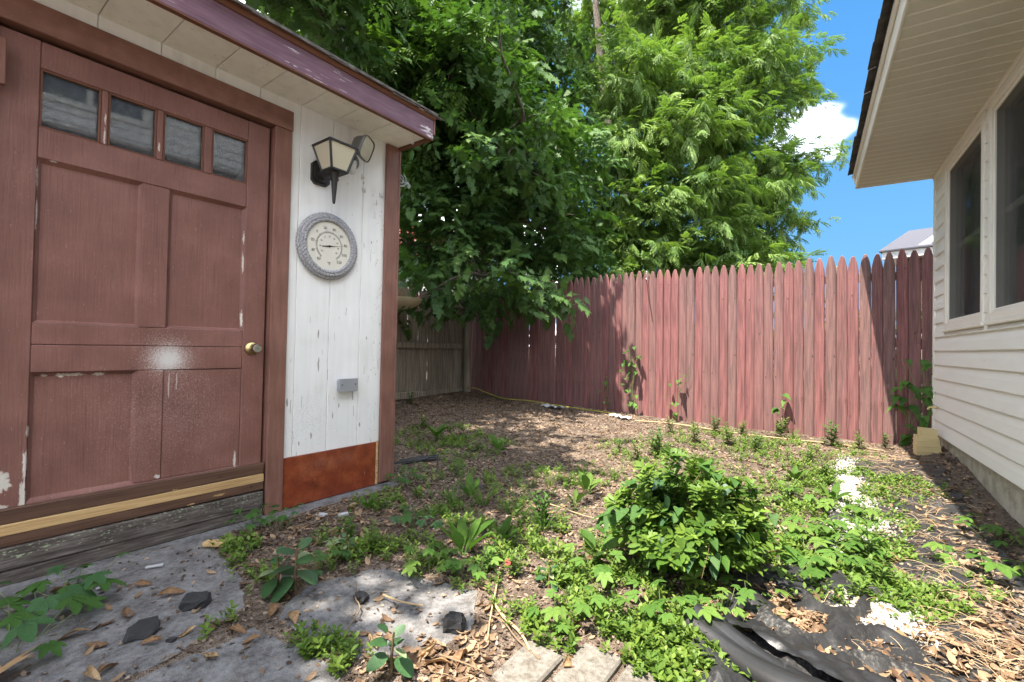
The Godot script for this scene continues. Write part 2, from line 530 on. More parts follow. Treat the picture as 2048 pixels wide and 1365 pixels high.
	var shin2 := ramp(256, 256, [[nb(256, 256, 93, 0.3, 3), 1.0], [nb(256, 256, 94, 0.02, 3), 0.8]], [[0.2, Color(0.05, 0.045, 0.04)], [0.5, Color(0.12, 0.108, 0.095)], [0.8, Color(0.25, 0.23, 0.20)]])
	M.shingle_old = std({"tex": tx(shin2), "tri": Vector3(2.4, 2.4, 2.4), "rough": 0.95, "bump": fine_n, "deep": 0.3})
	M.drip = std({"color": lin(0.15, 0.062, 0.036), "rough": 0.5, "tri": Vector3(2, 2, 2), "bump": rough_n, "deep": 0.05})
	M.white_metal = std({"color": lin(0.62, 0.62, 0.60), "rough": 0.4})
	# metal and small things
	M.black_metal = std({"color": lin(0.018, 0.016, 0.014), "rough": 0.5, "spec": 0.5, "tri": Vector3(6, 6, 6), "bump": fine_n, "deep": 0.04})
	M.frosted = std({"color": lin(0.60, 0.545, 0.40), "rough": 0.35, "spec": 0.5, "back": lin(0.3, 0.27, 0.2)})
	M.grey_metal = std({"color": lin(0.16, 0.155, 0.145), "rough": 0.45, "metal": 0.3})
	M.lamp_glass = std({"color": lin(0.68, 0.66, 0.58), "rough": 0.12, "spec": 0.6})
	M.reflector = std({"color": lin(0.75, 0.73, 0.68), "rough": 0.25, "metal": 0.8})
	M.steel_box = std({"color": lin(0.36, 0.37, 0.40), "rough": 0.45, "metal": 0.35})
	M.brass = std({"color": lin(0.55, 0.44, 0.20), "rough": 0.28, "metal": 1.0, "tri": Vector3(9, 9, 9), "bump": fine_n, "deep": 0.04})
	M.nickel = std({"color": lin(0.45, 0.43, 0.36), "rough": 0.25, "metal": 1.0})
	M.dial = std({"color": lin(0.70, 0.67, 0.58), "rough": 0.35, "spec": 0.5})
	M.ink = std({"color": lin(0.10, 0.095, 0.085), "rough": 0.7})
	M.black_ink = std({"color": lin(0.02, 0.02, 0.02), "rough": 0.5})
	var rope := ramp(256, 256, [[nb(256, 256, 95, 0.06, 4), 1.0], [nb(256, 256, 96, 0.3, 2), 0.7]], [[0.2, Color(0.16, 0.155, 0.16)], [0.5, Color(0.33, 0.325, 0.34)], [0.8, Color(0.50, 0.49, 0.50)]])
	M.rope = std({"tex": tx(rope), "tri": Vector3(5, 5, 5), "rough": 0.6})
	M.silver_paint = std({"color": lin(0.32, 0.33, 0.34), "rough": 0.4, "metal": 0.4})
	M.cream_clay = std({"color": lin(0.58, 0.49, 0.33), "rough": 0.7, "tri": Vector3(5, 5, 5), "bump": rough_n, "deep": 0.05})
	M.yellow_plastic = std({"color": lin(0.60, 0.48, 0.25), "rough": 0.5, "tri": Vector3(5, 5, 5), "bump": rough_n, "deep": 0.06})
	M.rust = std({"color": lin(0.07, 0.05, 0.045), "rough": 0.8, "metal": 0.4})
	M.far_roof = std({"color": lin(0.07, 0.07, 0.085), "rough": 0.9})
	M.hose = std({"color": lin(0.42, 0.36, 0.07), "rough": 0.5})
	M.asphalt = std({"color": lin(0.065, 0.064, 0.065), "rough": 0.95, "tri": Vector3(8, 8, 8), "bump": fine_n, "deep": 0.5})
	M.paper = std({"color": lin(0.42, 0.42, 0.43), "rough": 0.7})
	M.straw = std({"color": Color.WHITE, "rough": 0.85, "tint": true})
	M.litter = std({"color": Color.WHITE, "rough": 0.85, "spec": 0.25, "tint": true, "back": lin(0.2, 0.15, 0.1)})
	M.pebble = std({"color": lin(0.46, 0.45, 0.43), "rough": 0.85, "tint": true})
	var bark := ramp(256, 512, [[nb(256, 512, 97, 0.07, 4, 1, 6), 1.0], [nb(256, 512, 98, 0.02, 3), 0.5]], [[0.25, Color(0.035, 0.028, 0.022)], [0.5, Color(0.10, 0.08, 0.062)], [0.8, Color(0.19, 0.16, 0.125)]])
	M.bark = std({"tex": tx(bark), "tri": Vector3(2.2, 1.1, 2.2), "rough": 0.95, "bump": grain, "deep": 0.8})
	M.twig = std({"color": lin(0.20, 0.14, 0.085), "rough": 0.9, "tri": Vector3(6, 6, 6), "bump": rough_n, "deep": 0.1})
	M.dry_twig = std({"color": lin(0.42, 0.30, 0.17), "rough": 0.85, "tri": Vector3(6, 6, 6), "bump": rough_n, "deep": 0.1})
	M.stem = std({"color": lin(0.16, 0.20, 0.07), "rough": 0.7})
	M.red_stem = std({"color": lin(0.13, 0.085, 0.045), "rough": 0.7})
	# leaves: tint comes with each copy
	var vein := ramp(64, 128, [[nb(64, 128, 301, 0.06, 3), 1.0], [nb(64, 128, 302, 0.3, 2), 0.4]], [[0.2, Color(0.62, 0.66, 0.6)], [0.5, Color(0.85, 0.87, 0.82)], [0.8, Color(1, 1, 1)]])
	for y in 128:
		for x in [31, 32]:
			dot(vein, x, y, Color(1, 1, 0.9), 0.7)
	for q in 8:
		for k in 28:
			for s in [-1, 1]:
				dot(vein, 32 + s * k, q * 16 + int(k * 0.6) + 4, Color(1, 1, 0.92), 0.4)
	var vt := tx(vein)
	M.leaf = std({"tex": vt, "color": Color.WHITE, "rough": 0.52, "spec": 0.38, "tint": true, "back": lin(0.56, 0.66, 0.26)})
	M.locust_leaf = std({"color": Color.WHITE, "rough": 0.5, "spec": 0.4, "tint": true, "back": lin(0.66, 0.74, 0.30)})
	M.green = []
	for g in [Color(0.085, 0.18, 0.033), Color(0.115, 0.22, 0.042), Color(0.07, 0.155, 0.036), Color(0.155, 0.255, 0.05), Color(0.06, 0.14, 0.052)]:
		M.green.append(std({"tex": vt, "color": g.linear_to_srgb(), "rough": 0.58, "spec": 0.35, "back": lin(0.55, 0.66, 0.26)}))
	M.dull_green = std({"tex": vt, "color": lin(0.058, 0.13, 0.055), "rough": 0.45, "spec": 0.5, "back": lin(0.5, 0.65, 0.25)})
	M.pale_under = std({"tex": vt, "color": lin(0.30, 0.36, 0.20), "rough": 0.6, "back": lin(0.5, 0.6, 0.3)})
	M.dry = []
	for g in [Color(0.30, 0.19, 0.10), Color(0.22, 0.13, 0.07), Color(0.40, 0.28, 0.16), Color(0.17, 0.105, 0.062)]:
		var blot := ramp(128, 128, [[nb(128, 128, 200 + M.dry.size(), 0.03, 4), 1.0], [nb(128, 128, 210, 0.2, 3), 0.8]], [[0.2, g * 0.45], [0.5, g], [0.8, g * 1.5]])
		M.dry.append(std({"tex": tx(blot), "tri": Vector3(1.2, 1.2, 1.2), "rough": 0.8, "spec": 0.3, "back": lin(0.35, 0.25, 0.12)}))
	M.red_bit = std({"color": lin(0.45, 0.10, 0.09), "rough": 0.7})

func door_image() -> Image:        # covers x 0.18..1.18, y 0.14..2.04 of the shed front
	var w := 640
	var h := 1216
	var im := ramp(w, h, [[nb(w, h, 11, 0.16, 4, 1, 30), 0.55], [nb(w, h, 12, 0.006, 4), 1.0], [nb(w, h, 13, 0.3, 2, 1, 5), 0.45]], [[0.2, Color(0.165, 0.073, 0.056)], [0.5, Color(0.205, 0.093, 0.073)], [0.8, Color(0.25, 0.118, 0.096)]])
	var pale := Color(0.66, 0.62, 0.56).linear_to_srgb()
	var at := func(x: float, y: float) -> Vector2: return Vector2((x - 0.18) * 640.0, (2.04 - y) * 640.0)
	for k in 900:
		dot(im, int(rf(0, w)), int(rf(0, h)), pale, rf(0.2, 0.8))
	for k in 170:
		crack(im, rf(0, w), rf(0, h), rf(20, 90), 0.0, Color(0.10, 0.04, 0.034).linear_to_srgb(), rf(0.2, 0.5))
	for k in 260:
		var x := rf(0, w)
		var y := rf(0, h)
		for q in int(rf(2, 9)):
			dot(im, int(x), int(y + q), pale if k % 3 else Color(0.06, 0.03, 0.025).linear_to_srgb(), rf(0.2, 0.5))
	# overspray of white paint on the lock rail, with two runs and a mist of droplets on the panel below
	for k in 26000:
		var a := rf(0, TAU)
		var r := absf(rng.randfn(0, 1))
		var p: Vector2 = at.call(0.75 + cos(a) * r * 0.052, 0.815 + sin(a) * r * 0.05)
		if p.y < (2.04 - 0.763) * 640.0 or k % 4 == 0:
			dot(im, int(p.x), int(p.y), Color(0.80, 0.78, 0.76), 0.55)
	for k in 9000:
		var p: Vector2 = at.call(0.78 + rng.randfn(0, 0.13), 0.60 + rng.randfn(0, 0.15))
		if p.y > (2.04 - 0.763) * 640.0:
			dot(im, int(p.x), int(p.y), Color(0.78, 0.75, 0.76), rf(0.25, 0.75))
	for run in [[0.757, 0.75, 70.0], [0.785, 0.75, 46.0]]:
		var p: Vector2 = at.call(run[0], run[1])
		crack(im, p.x, p.y, run[2], 1.0, Color(0.78, 0.75, 0.73), 0.9)
	# flaked paint
	for f in [[0.44, 0.757, 0.03, 0.006], [0.40, 0.756, 0.012, 0.008], [0.52, 0.757, 0.022, 0.006], [0.355, 0.757, 0.01, 0.004], [0.308, 0.30, 0.009, 0.07], [0.312, 0.43, 0.006, 0.05], [0.316, 0.55, 0.004, 0.02], [0.25, 0.38, 0.026, 0.036], [0.235, 0.395, 0.02, 0.02], [1.038, 0.325, 0.006, 0.045], [1.053, 1.30, 0.003, 0.05], [1.053, 1.42, 0.003, 0.03], [1.053, 1.02, 0.004, 0.04], [0.318, 1.50, 0.003, 0.04], [0.319, 1.36, 0.003, 0.06], [0.72, 0.30, 0.012, 0.008], [0.36, 1.575, 0.01, 0.003], [0.24, 0.285, 0.03, 0.01], [0.506, 1.73, 0.003, 0.03], [0.507, 1.80, 0.003, 0.02], [0.69, 1.75, 0.003, 0.02]]:
		var p: Vector2 = at.call(f[0], f[1])
		for q in 5:
			dab(im, p.x + rf(-0.4, 0.4) * f[2] * 640, p.y + rf(-0.4, 0.4) * f[3] * 640, maxf(f[2] * 420, 1.0), maxf(f[3] * 420, 1.0), pale.lerp(Color(0.5, 0.4, 0.32), rf(0, 0.25)), 0.95, 1.4)
	return im

func wall_image() -> Image:        # covers x 0.2..2.0, y 0..2.2 of the shed front
	var w := 900
	var h := 1100
	var im := ramp(w, h, [[nb(w, h, 17, 0.05, 4, 1, 16), 0.8], [nb(w, h, 18, 0.006, 4), 1.0], [nb(w, h, 19, 0.25, 2), 0.4]], [[0.12, Color(0.68, 0.67, 0.635)], [0.4, Color(0.79, 0.785, 0.76)], [0.8, Color(0.85, 0.845, 0.825)]])
	var s := 500.0
	var dark := Color(0.22, 0.20, 0.17).linear_to_srgb()
	for k in 34:      # splits along the grain, most of them low down
		var y := 2.2 - pow(rng.randf(), 0.55) * 1.0 if k % 4 == 0 else 0.28 + pow(rng.randf(), 1.4) * 0.9
		crack(im, (rf(1.28, 1.93) - 0.2) * s, (2.2 - y) * s, rf(6, 40), rf(0.0, 0.35), dark, rf(0.25, 0.7))
	for f in [[1.46, 0.98, 26.0, 1.6], [1.465, 0.82, 40.0, 1.7], [1.29, 0.60, 22.0, 1.6], [1.69, 0.62, 30.0, 1.6], [1.745, 0.42, 14.0, 1.8], [1.60, 0.55, 14.0, 1.0], [1.43, 0.40, 18.0, 1.8], [1.36, 0.36, 12.0, 1.0], [1.56, 0.50, 18.0, 0.8], [1.78, 0.95, 10.0, 1.2], [1.80, 1.55, 8.0, 1.2]]:
		crack(im, (f[0] - 0.2) * s, (2.2 - f[1]) * s, f[2], f[3], dark, 0.85)
	for k in 700:      # mildew freckles
		var x := 1.42 + rng.randfn(0, 0.07)
		var y := 0.47 + rng.randfn(0, 0.07)
		dot(im, int((x - 0.2) * s), int((2.2 - y) * s), Color(0.40, 0.42, 0.36), rf(0.15, 0.5))
	for k in 500:
		dot(im, int((rf(1.28, 1.93) - 0.2) * s), int((2.2 - rf(0.28, 0.62)) * s), Color(0.42, 0.43, 0.38), rf(0.1, 0.35))
	for f in [[1.72, 1.93, 5.0, 8.0], [1.73, 1.90, 3.0, 4.0], [1.83, 1.80, 3.0, 8.0], [1.84, 1.42, 2.0, 3.0], [1.62, 1.86, 2.0, 2.0], [1.38, 2.0, 1.5, 2.0]]:
		dab(im, (f[0] - 0.2) * s, (2.2 - f[1]) * s, f[2], f[3], Color(0.34, 0.27, 0.17).linear_to_srgb(), 0.55, 1.4)
	for k in 60:
		dab(im, (rf(1.80, 1.90) - 0.2) * s, (2.2 - rf(0.3, 1.9)) * s, rf(0.6, 2.0), rf(0.8, 3.5), dark, rf(0.2, 0.6), 1.4)
	return im

func hardboard_image() -> Image:   # the varnished panel at the foot of the wall
	var w := 384
	var h := 180
	var im := ramp(w, h, [[nb(w, h, 24, 0.012, 4), 1.0], [nb(w, h, 25, 0.12, 3), 0.5]], [[0.15, Color(0.15, 0.027, 0.012)], [0.5, Color(0.22, 0.045, 0.017)], [0.85, Color(0.31, 0.080, 0.028)]])
	for spot in [[0.24, 0.32, 0.09, 0.14], [0.5, 0.28, 0.08, 0.12], [0.36, 0.22, 0.07, 0.09], [0.66, 0.22, 0.07, 0.09]]:
		for k in 3000:
			var x: float = (spot[0] + rng.randfn(0, spot[2] * 0.7)) * w
			var y: float = (spot[1] + rng.randfn(0, spot[3])) * h
			dot(im, int(x), int(y), Color(0.80, 0.72, 0.68), 0.11)
	for k in 70:
		dab(im, rf(0, w), rf(0, h), rf(0.4, 1.4), rf(0.4, 1.2), Color(0.62, 0.45, 0.36), rf(0.3, 0.9), 1.0)
	for k in 900:
		dot(im, int((0.32 + rng.randfn(0, 0.035)) * w), int((0.68 + rng.randfn(0, 0.07)) * h), Color(0.10, 0.05, 0.03), rf(0.1, 0.4))
	dab(im, 0.86 * w, 0.66 * h, 1.5, 6.0, Color(0.62, 0.55, 0.52), 0.8, 1.0)
	return im

func sill_image() -> Image:        # weathered timbers under the door with flecks of paint and lichen
	var w := 1024
	var h := 200
	var im := ramp(w, h, [[nb(w, h, 26, 0.06, 4, 12, 1), 1.0], [nb(w, h, 27, 0.02, 3, 3, 1), 0.8], [nb(w, h, 28, 0.3, 2, 6, 1), 0.4]], [[0.2, Color(0.045, 0.037, 0.032)], [0.5, Color(0.095, 0.078, 0.067)], [0.8, Color(0.19, 0.165, 0.145)]])
	for k in 500:
		var y := rf(0, h)
		var x := rf(0, w)
		for q in int(rf(2, 14)):
			dot(im, int(x + q), int(y), Color(0.38, 0.32, 0.29), rf(0.1, 0.45))
	for k in 330:
		var x := pow(rng.randf(), 0.8) * w
		dab(im, x, absf(rng.randfn(0.18, 0.16)) * h, rf(0.8, 4.2), rf(0.8, 3.0), Color(0.36, 0.43, 0.26).linear_to_srgb().lerp(Color(0.5, 0.55, 0.45), rng.randf() * 0.5), rf(0.5, 0.95), 1.6)
	for f in [[0.2, 0.3, 9.0, 8.0], [0.13, 0.42, 8.0, 5.0], [0.02, 0.88, 11.0, 5.0], [0.31, 0.27, 8.0, 5.0], [0.36, 0.2, 7.0, 4.0]]:
		dab(im, f[0] * w, f[1] * h, f[2], f[3], Color(0.40, 0.48, 0.30).linear_to_srgb(), 0.85, 1.8)
	return im

# ------------------------------------------------------------------ everything in order
func _ready() -> void:
	rng.seed = 20240611
	lumps.seed = 4
	lumps.frequency = 0.02
	lumps.fractal_octaves = 3
	var cam := Camera3D.new()
	cam.name = "camera"
	cam.basis = Basis(Vector3.UP, deg_to_rad(36.7)) * Basis(Vector3.RIGHT, deg_to_rad(0.8)) * Basis(Vector3.BACK, deg_to_rad(1.2))
	cam.position = Vector3(0, 0.9, 0)
	cam.fov = 72.54
	cam.near = 0.02
	cam.far = 600.0
	add_child(cam)
	cam.current = true
	var env := Environment.new()
	env.background_mode = Environment.BG_SKY
	env.sky = Sky.new()
	env.sky.sky_material = make_sky()
	env.tonemap_mode = Environment.TONE_MAPPER_LINEAR
	env.tonemap_exposure = 6.9
	env.sdfgi_enabled = true
	env.ssao_enabled = true
	env.ssil_enabled = true
	var we := WorldEnvironment.new()
	we.name = "daylight"
	we.environment = env
	add_child(we)
	var sun := DirectionalLight3D.new()
	sun.name = "sun"
	sun.basis = Basis.looking_at(Vector3(0.135, -1.0, -0.42))
	sun.light_energy = 0.76
	sun.light_color = Color(1.0, 0.965, 0.91)
	sun.light_angular_distance = 0.5
	sun.shadow_enabled = true
	add_child(sun)
	make_materials()
	make_ground()
	make_paving()
	make_shed()
	make_shed_fittings()
	make_house()
	make_fences()
	make_far_houses()
	make_trees()
	make_fabric()
	make_shrub()
	make_vines()
	make_plants()
	make_small_things()
	make_litter()
	single_out(cam)

func single_out(cam: Camera3D) -> void:      # things that share a label are told apart by their order across the picture
	var same := {}
	for o in get_children():
		if o is Node3D and o.has_meta("label") and o.has_meta("group"):
			same.get_or_add(o.get_meta("label"), []).append(o)
	var view := cam.transform.affine_inverse()
	var words := ["leftmost", "second from left", "third from left", "fourth from left", "fifth from left", "sixth from left", "seventh from left", "eighth from left", "ninth from left", "tenth from left", "eleventh from left", "twelfth from left", "thirteenth from left", "fourteenth from left", "fifteenth from left", "sixteenth from left", "seventeenth from left", "eighteenth from left", "nineteenth from left"]
	for label in same:
		var row: Array = same[label]
		if row.size() < 2:
			continue
		var place := func(o: Node3D) -> float:
			var p := view * o.position
			return p.x / maxf(-p.z, 0.01)
		row.sort_custom(func(a, b): return place.call(a) < place.call(b))
		for k in row.size():
			var w: String = "rightmost" if k == row.size() - 1 else words[mini(k, words.size() - 1)]
			row[k].set_meta("label", "%s, %s of %d" % [label, w, row.size()] if label.split(" ").size() < 12 else "%s, %s" % [label, w])

func make_sky() -> PanoramaSkyMaterial:
	var w := 2048
	var h := 1024
	var im := Image.create(w, h, false, Image.FORMAT_RGBF)
	var puff := FastNoiseLite.new()
	puff.seed = 12
	puff.frequency = 2.1
	puff.fractal_octaves = 5
	puff.fractal_gain = 0.52
	var zen := Vector3(0.012, 0.054, 0.136)
	var low := Vector3(0.044, 0.104, 0.176)
	var banks := [[Vector3(-0.055, 0.362, -0.93), 0.045], [Vector3(-0.10, 0.372, -0.92), 0.05], [Vector3(-0.11, 0.515, -0.85), 0.055], [Vector3(-0.025, 0.555, -0.83), 0.02], [Vector3(-0.36, 0.55, -0.75), 0.10]]
	for j in h:
		var ph := PI * (j + 0.5) / h
		var y := cos(ph)
		for i in w:
			var lo := TAU * (i + 0.5) / w
			var d := Vector3(sin(lo) * sin(ph), y, -cos(lo) * sin(ph))
			var t := pow(1.0 - clampf(y, 0, 1), 2.2)
			var c := zen.lerp(low, t)
			if y > -0.05:
				var q := d / (0.35 + maxf(y, 0.0))
				var n := puff.get_noise_3d(q.x * 1.3, q.y * 0.6, q.z * 1.3)
				var open := 0.0
				var s := d.dot(Vector3(-0.01, 0.44, -0.90).normalized())
				open = soft(0.80, 0.95, s) * 0.6          # clear gap in view; the bright clouds out of view light the shaded yard
				var k := (n + 0.03 - open) * 3.2
				for b in banks:
					var e: float = 1.0 - d.distance_to((b[0] as Vector3).normalized()) / (b[1] as float)
					if e > -1.0:
						k = maxf(k, minf(e * 0.9 + n * 1.3 - 0.05, 0.40))
				k = soft(0.0, 0.75, k)
				c = c.lerp(Vector3(1.36, 1.37, 1.39), pow(k, 2.4) * 0.95)
			im.set_pixel(i, j, Color(c.x, c.y, c.z))
	var m := PanoramaSkyMaterial.new()
	m.panorama = ImageTexture.create_from_image(im)
	return m

func make_ground() -> void:
	var xs := PackedFloat32Array()
	var zs := PackedFloat32Array()
	for v in [-260.0, -120.0, -60.0, -30.0, -16.0, -10.0, -7.5, -6.2]:
		xs.append(v)
	for k in 178:
		xs.append(-5.3 + k * 0.035)
	for v in [1.2, 2.0, 4.0, 8.0, 16.0, 40.0, 120.0, 260.0]:
		xs.append(v)
	for v in [-260.0, -120.0, -60.0, -30.0, -16.0, -10.0, -7.5, -6.4]:
		zs.append(v)
	for k in 180:
		zs.append(-5.8 + k * 0.035)
	for v in [0.8, 1.4, 2.5, 5.0, 10.0, 20.0, 60.0, 260.0]:
		zs.append(v)
	var rows := []
	for z in zs:
		var row := []
		for x in xs:
			row.append(Vector3(x, soil(x, z), z))
		rows.append(row)
	var mb := MB.new()
	mb.sheet(rows)
	var o := part("ground", mb, M.soil, self)
	tag(o, "brown soil of the yard strewn with mulch and weeds", "ground", "", "structure")

func make_paving() -> void:
	var root := Node3D.new()
	root.name = "concrete_path"
	add_child(root)
	tag(root, "grey concrete path slabs beside the shed door", "path", "", "structure")
	for s in SLABS:
		var poly := PackedVector2Array()
		for k in s.size():
			var a := Vector2(s[k][0], s[k][1])
			var b := Vector2(s[(k + 1) % s.size()][0], s[(k + 1) % s.size()][1])
			var m := int(maxf(2, a.distance_to(b) / 0.05))
			for q in m:
				var p := a.lerp(b, float(q) / m)
				poly.append(Vector2(p.x + rf(-0.008, 0.008), -p.y + rf(-0.008, 0.008)))
		var mb := MB.new()
		mb.prism(poly, -0.05, 0.012, Transform3D(Basis(Vector3.RIGHT, -PI / 2), Vector3.ZERO))
		part("slab", mb, M.concrete, root)
	var pv := Node3D.new()
	pv.name = "paver_path"
	add_child(pv)
	tag(pv, "pale concrete pavers half buried at the near edge of the yard", "path", "", "structure")
	for i in 4:
		for j in 4:
			var mb := MB.new()
			var z := -1.235 + j * 0.215 + (0.10 if i == 0 else 0.0) - (0.02 if i == 3 else 0.0)
			mb.box(Vector3(-0.735 + i * 0.138, -0.0205 + rf(-0.003, 0.003), z + 0.045), Vector3(0.122, 0.06, 0.198), 0.006, Basis(Vector3.UP, rf(-0.02, 0.02)) * Basis(Vector3.RIGHT, rf(-0.01, 0.01)))
			part("paver", mb, M.paver, pv)

# ------------------------------------------------------------------ shed
func shed_frame() -> Transform3D:      # x to the right along the front, y up, z out of the front
	return Transform3D(Basis(Vector3(0, 0, -1), Vector3.UP, Vector3(1, 0, 0)), SHED)

func make_shed() -> void:
	var s := thing("shed", "white board shed with brown trim and a brown four-light door", "shed", "", shed_frame())
	var mb := MB.new()
	mb.span(Vector3(-2.6, -0.12, -2.5), Vector3(2.0, 0.008, 0.11), 0.01)
	part("footing", mb, M.concrete, s)
	# the boards of the front
	var grooves := [-0.8, -0.59, -0.37, -0.16, 0.05, 0.262, 0.474, 0.687, 0.901, 1.109, 1.324, 1.524, 1.73, 1.94]
	for k in grooves.size() - 1:
		var a: float = grooves[k]
		var b: float = grooves[k + 1]
		var low := 2.06
		if b > 1.2 or a < 0.05:
			low = 0.02
		if k == 9:
			mb = MB.new()
			mb.uvr = Rect2(0.2, 0, 1.8, 2.2)
			mb.span(Vector3(a + 0.001, 2.06, -0.022), Vector3(1.19, 2.215, 0.0), 0.001)
			part("siding_board", mb, M.white_wall, s)
			a = 1.189
		mb = MB.new()
		mb.uvr = Rect2(0.2, 0, 1.8, 2.2)
		mb.span(Vector3(a + 0.001, low, -0.022), Vector3(b - 0.001, 2.215, 0.0), 0.0035)
		part("siding_board", mb, M.white_wall, s)
	for w in [[Vector3(1.185, 0.0, -0.09), Vector3(1.985, 2.24, -0.023)], [Vector3(-2.6, 0.0, -0.09), Vector3(0.16, 2.24, -0.023)], [Vector3(0.16, 2.04, -0.09), Vector3(1.185, 2.24, -0.023)]]:
		mb = MB.new()
		mb.span(w[0], w[1], 0.0)
		part("front_wall", mb, M.inside, s)
	mb = MB.new()
	mb.span(Vector3(-2.6, 0.02, -0.0225), Vector3(-0.805, 2.2, -0.001), 0.003)
	part("plain_board", mb, M.white_paint, s)
	for w in [[Vector3(1.935, 0.0, -2.45), Vector3(1.982, 2.5, -0.091)], [Vector3(-2.6, 0.0, -2.45), Vector3(-2.55, 2.5, -0.091)], [Vector3(-2.6, 0.0, -2.5), Vector3(1.982, 2.3, -2.451)]]:
		mb = MB.new()
		mb.span(w[0], w[1], 0.003)
		part("wall", mb, M.white_paint, s)
	mb = MB.new()
	mb.span(Vector3(-2.55, 0.0, -2.45), Vector3(1.93, 0.02, -0.1), 0.0)
	part("floor", mb, M.inside, s)
	# casing round the door
	for b in [[Vector3(1.178, 0.0, -0.06), Vector3(1.268, 2.03, 0.022)], [Vector3(0.105, 0.0, -0.06), Vector3(0.192, 2.03, 0.022)]]:
		mb = MB.new()
		mb.span(b[0], b[1], 0.003)
		part("door_casing", mb, M.brown, s)
	mb = MB.new()
	mb.span(Vector3(0.10, 2.032, -0.06), Vector3(1.272, 2.137, 0.024), 0.003)
	part("head_casing", mb, M.brown_across, s)
	mb = MB.new()
	mb.span(Vector3(0.17, 1.79, 0.024), Vector3(0.226, 1.955, 0.04), 0.003)
	part("cover_strip", mb, M.brown, s)
	# patched boards along the foot of the door, then the weathered sill timbers
	for b in [["kick_strip", 0.229, 0.281, 0.017, "umber"], ["raw_strip", 0.187, 0.227, 0.019, "raw_wood"], ["kick_strip", 0.147, 0.185, 0.018, "umber"]]:
		mb = MB.new()
		mb.span(Vector3(-0.1, b[1], -0.01), Vector3(1.168, b[2], b[3]), 0.002)
		part(b[0], mb, M[b[4]], s)
	for b in [[0.062, 0.143, 0.022, -0.006], [0.006, 0.06, 0.017, 0.004]]:
		mb = MB.new()
		mb.uvr = Rect2(-0.1, 0.0, 1.3, 0.15)
		mb.box(Vector3(0.47, (b[0] + b[1]) * 0.5, b[2] * 0.5 - 0.02), Vector3(1.39, b[1] - b[0], b[2] + 0.05), 0.005, Basis(Vector3.BACK, b[3]))
		part("sill_timber", mb, M.sill, s)
	# the varnished panel at the foot of the wall
	mb = MB.new()
	mb.uvr = Rect2(1.272, 0.012, 0.594, 0.272)
	mb.span(Vector3(1.272, 0.012, 0.002), Vector3(1.864, 0.284, 0.011), 0.002)
	part("kick_panel", mb, M.hardboard, s)
	mb = MB.new()
	mb.span(Vector3(1.866, 0.014, 0.002), Vector3(1.884, 0.287, 0.012), 0.002)
	part("raw_batten", mb, M.raw_wood, s)
	mb = MB.new()
	mb.span(Vector3(1.888, 0.02, 0.001), Vector3(1.986, 2.198, 0.021), 0.004)
	part("corner_board", mb, M.brown, s)
	mb = MB.new()
	mb.span(Vector3(1.9865, 0.02, -0.09), Vector3(2.004, 2.3, 0.021), 0.004)
	part("corner_board", mb, M.brown, s)
	# eave
	for k in range(0, grooves.size() - 1):
		mb = MB.new()
		var b: float = grooves[k + 1] if k < grooves.size() - 2 else 1.984
		mb.span(Vector3(grooves[k] + 0.0015, 2.2, 0.0015 if k < 99 else 0.0), Vector3(b - 0.0015, 2.212, 0.301), 0.003)
		part("soffit_board", mb, M.white_paint, s)
	mb = MB.new()
	mb.span(Vector3(-2.6, 2.2135, 0.0), Vector3(1.984, 2.224, 0.301), 0.0)
	part("soffit_backing", mb, M.inside, s)
	mb = MB.new()
	mb.uvr = Rect2(0.35, 2.186, 1.66, 0.118)
	mb.span(Vector3(-2.6, 2.186, 0.302), Vector3(2.002, 2.304, 0.322), 0.002)
	part("fascia", mb, M.fascia, s)
	mb = MB.new()
	mb.span(Vector3(-2.6, 2.178, 0.297), Vector3(2.002, 2.1855, 0.3235), 0.002)
	part("fascia_edge", mb, M.drip, s)
	mb = MB.new()
	mb.prism(PackedVector2Array([Vector2(0.302, 2.3045), Vector2(0.326, 2.3045), Vector2(0.338, 2.318), Vector2(0.338, 2.332), Vector2(0.302, 2.332)]), -2.01, 2.6, Transform3D(Basis(Vector3(0, 0, 1), Vector3(0, 1, 0), Vector3(-1, 0, 0)), Vector3.ZERO))
	part("drip_moulding", mb, M.drip, s)
	mb = MB.new()
	mb.span(Vector3(1.9855, 2.18, 0.022), Vector3(2.003, 2.214, 0.296), 0.003)
	part("eave_return", mb, M.drip, s)
	# roof
	var pitch := atan(0.45)
	mb = MB.new()
	for q in [[0.345, -1.1, 1.0]]:
		var a := Vector2(0.345, 2.334)
		var r := Vector2(-1.1, 2.984)
		var e := Vector2(-2.62, 2.3)
		mb.prism(PackedVector2Array([a, r, e, e + Vector2(0, 0.03), r + Vector2(0, 0.034), a + Vector2(0.0, 0.012)]), -2.02, 2.7, Transform3D(Basis(Vector3(0, 0, 1), Vector3(0, 1, 0), Vector3(-1, 0, 0)), Vector3.ZERO))
	part("roof", mb, M.shingle_old, s)
	mb = MB.new()
	mb.prism(PackedVector2Array([Vector2(0.28, 2.2), Vector2(0.30, 2.33), Vector2(-1.1, 2.965), Vector2(-2.5, 2.32), Vector2(-2.5, 2.2)]), 0.0, 0.02, Transform3D(Basis(Vector3(0, 0, 1), Vector3(0, 1, 0), Vector3(-1, 0, 0)), Vector3(1.98, 0, 0)))
	part("gable_board", mb, M.white_paint, s)
	mb = MB.new()
	mb.prism(PackedVector2Array([Vector2(0.322, 2.22), Vector2(0.322, 2.333), Vector2(-1.1, 2.982), Vector2(-1.1, 2.87)]), -0.012, 0.0, Transform3D(Basis(Vector3(0, 0, 1), Vector3(0, 1, 0), Vector3(-1, 0, 0)), Vector3(2.0042, 0, 0)))
	part("rake_board", mb, M.brown, s)
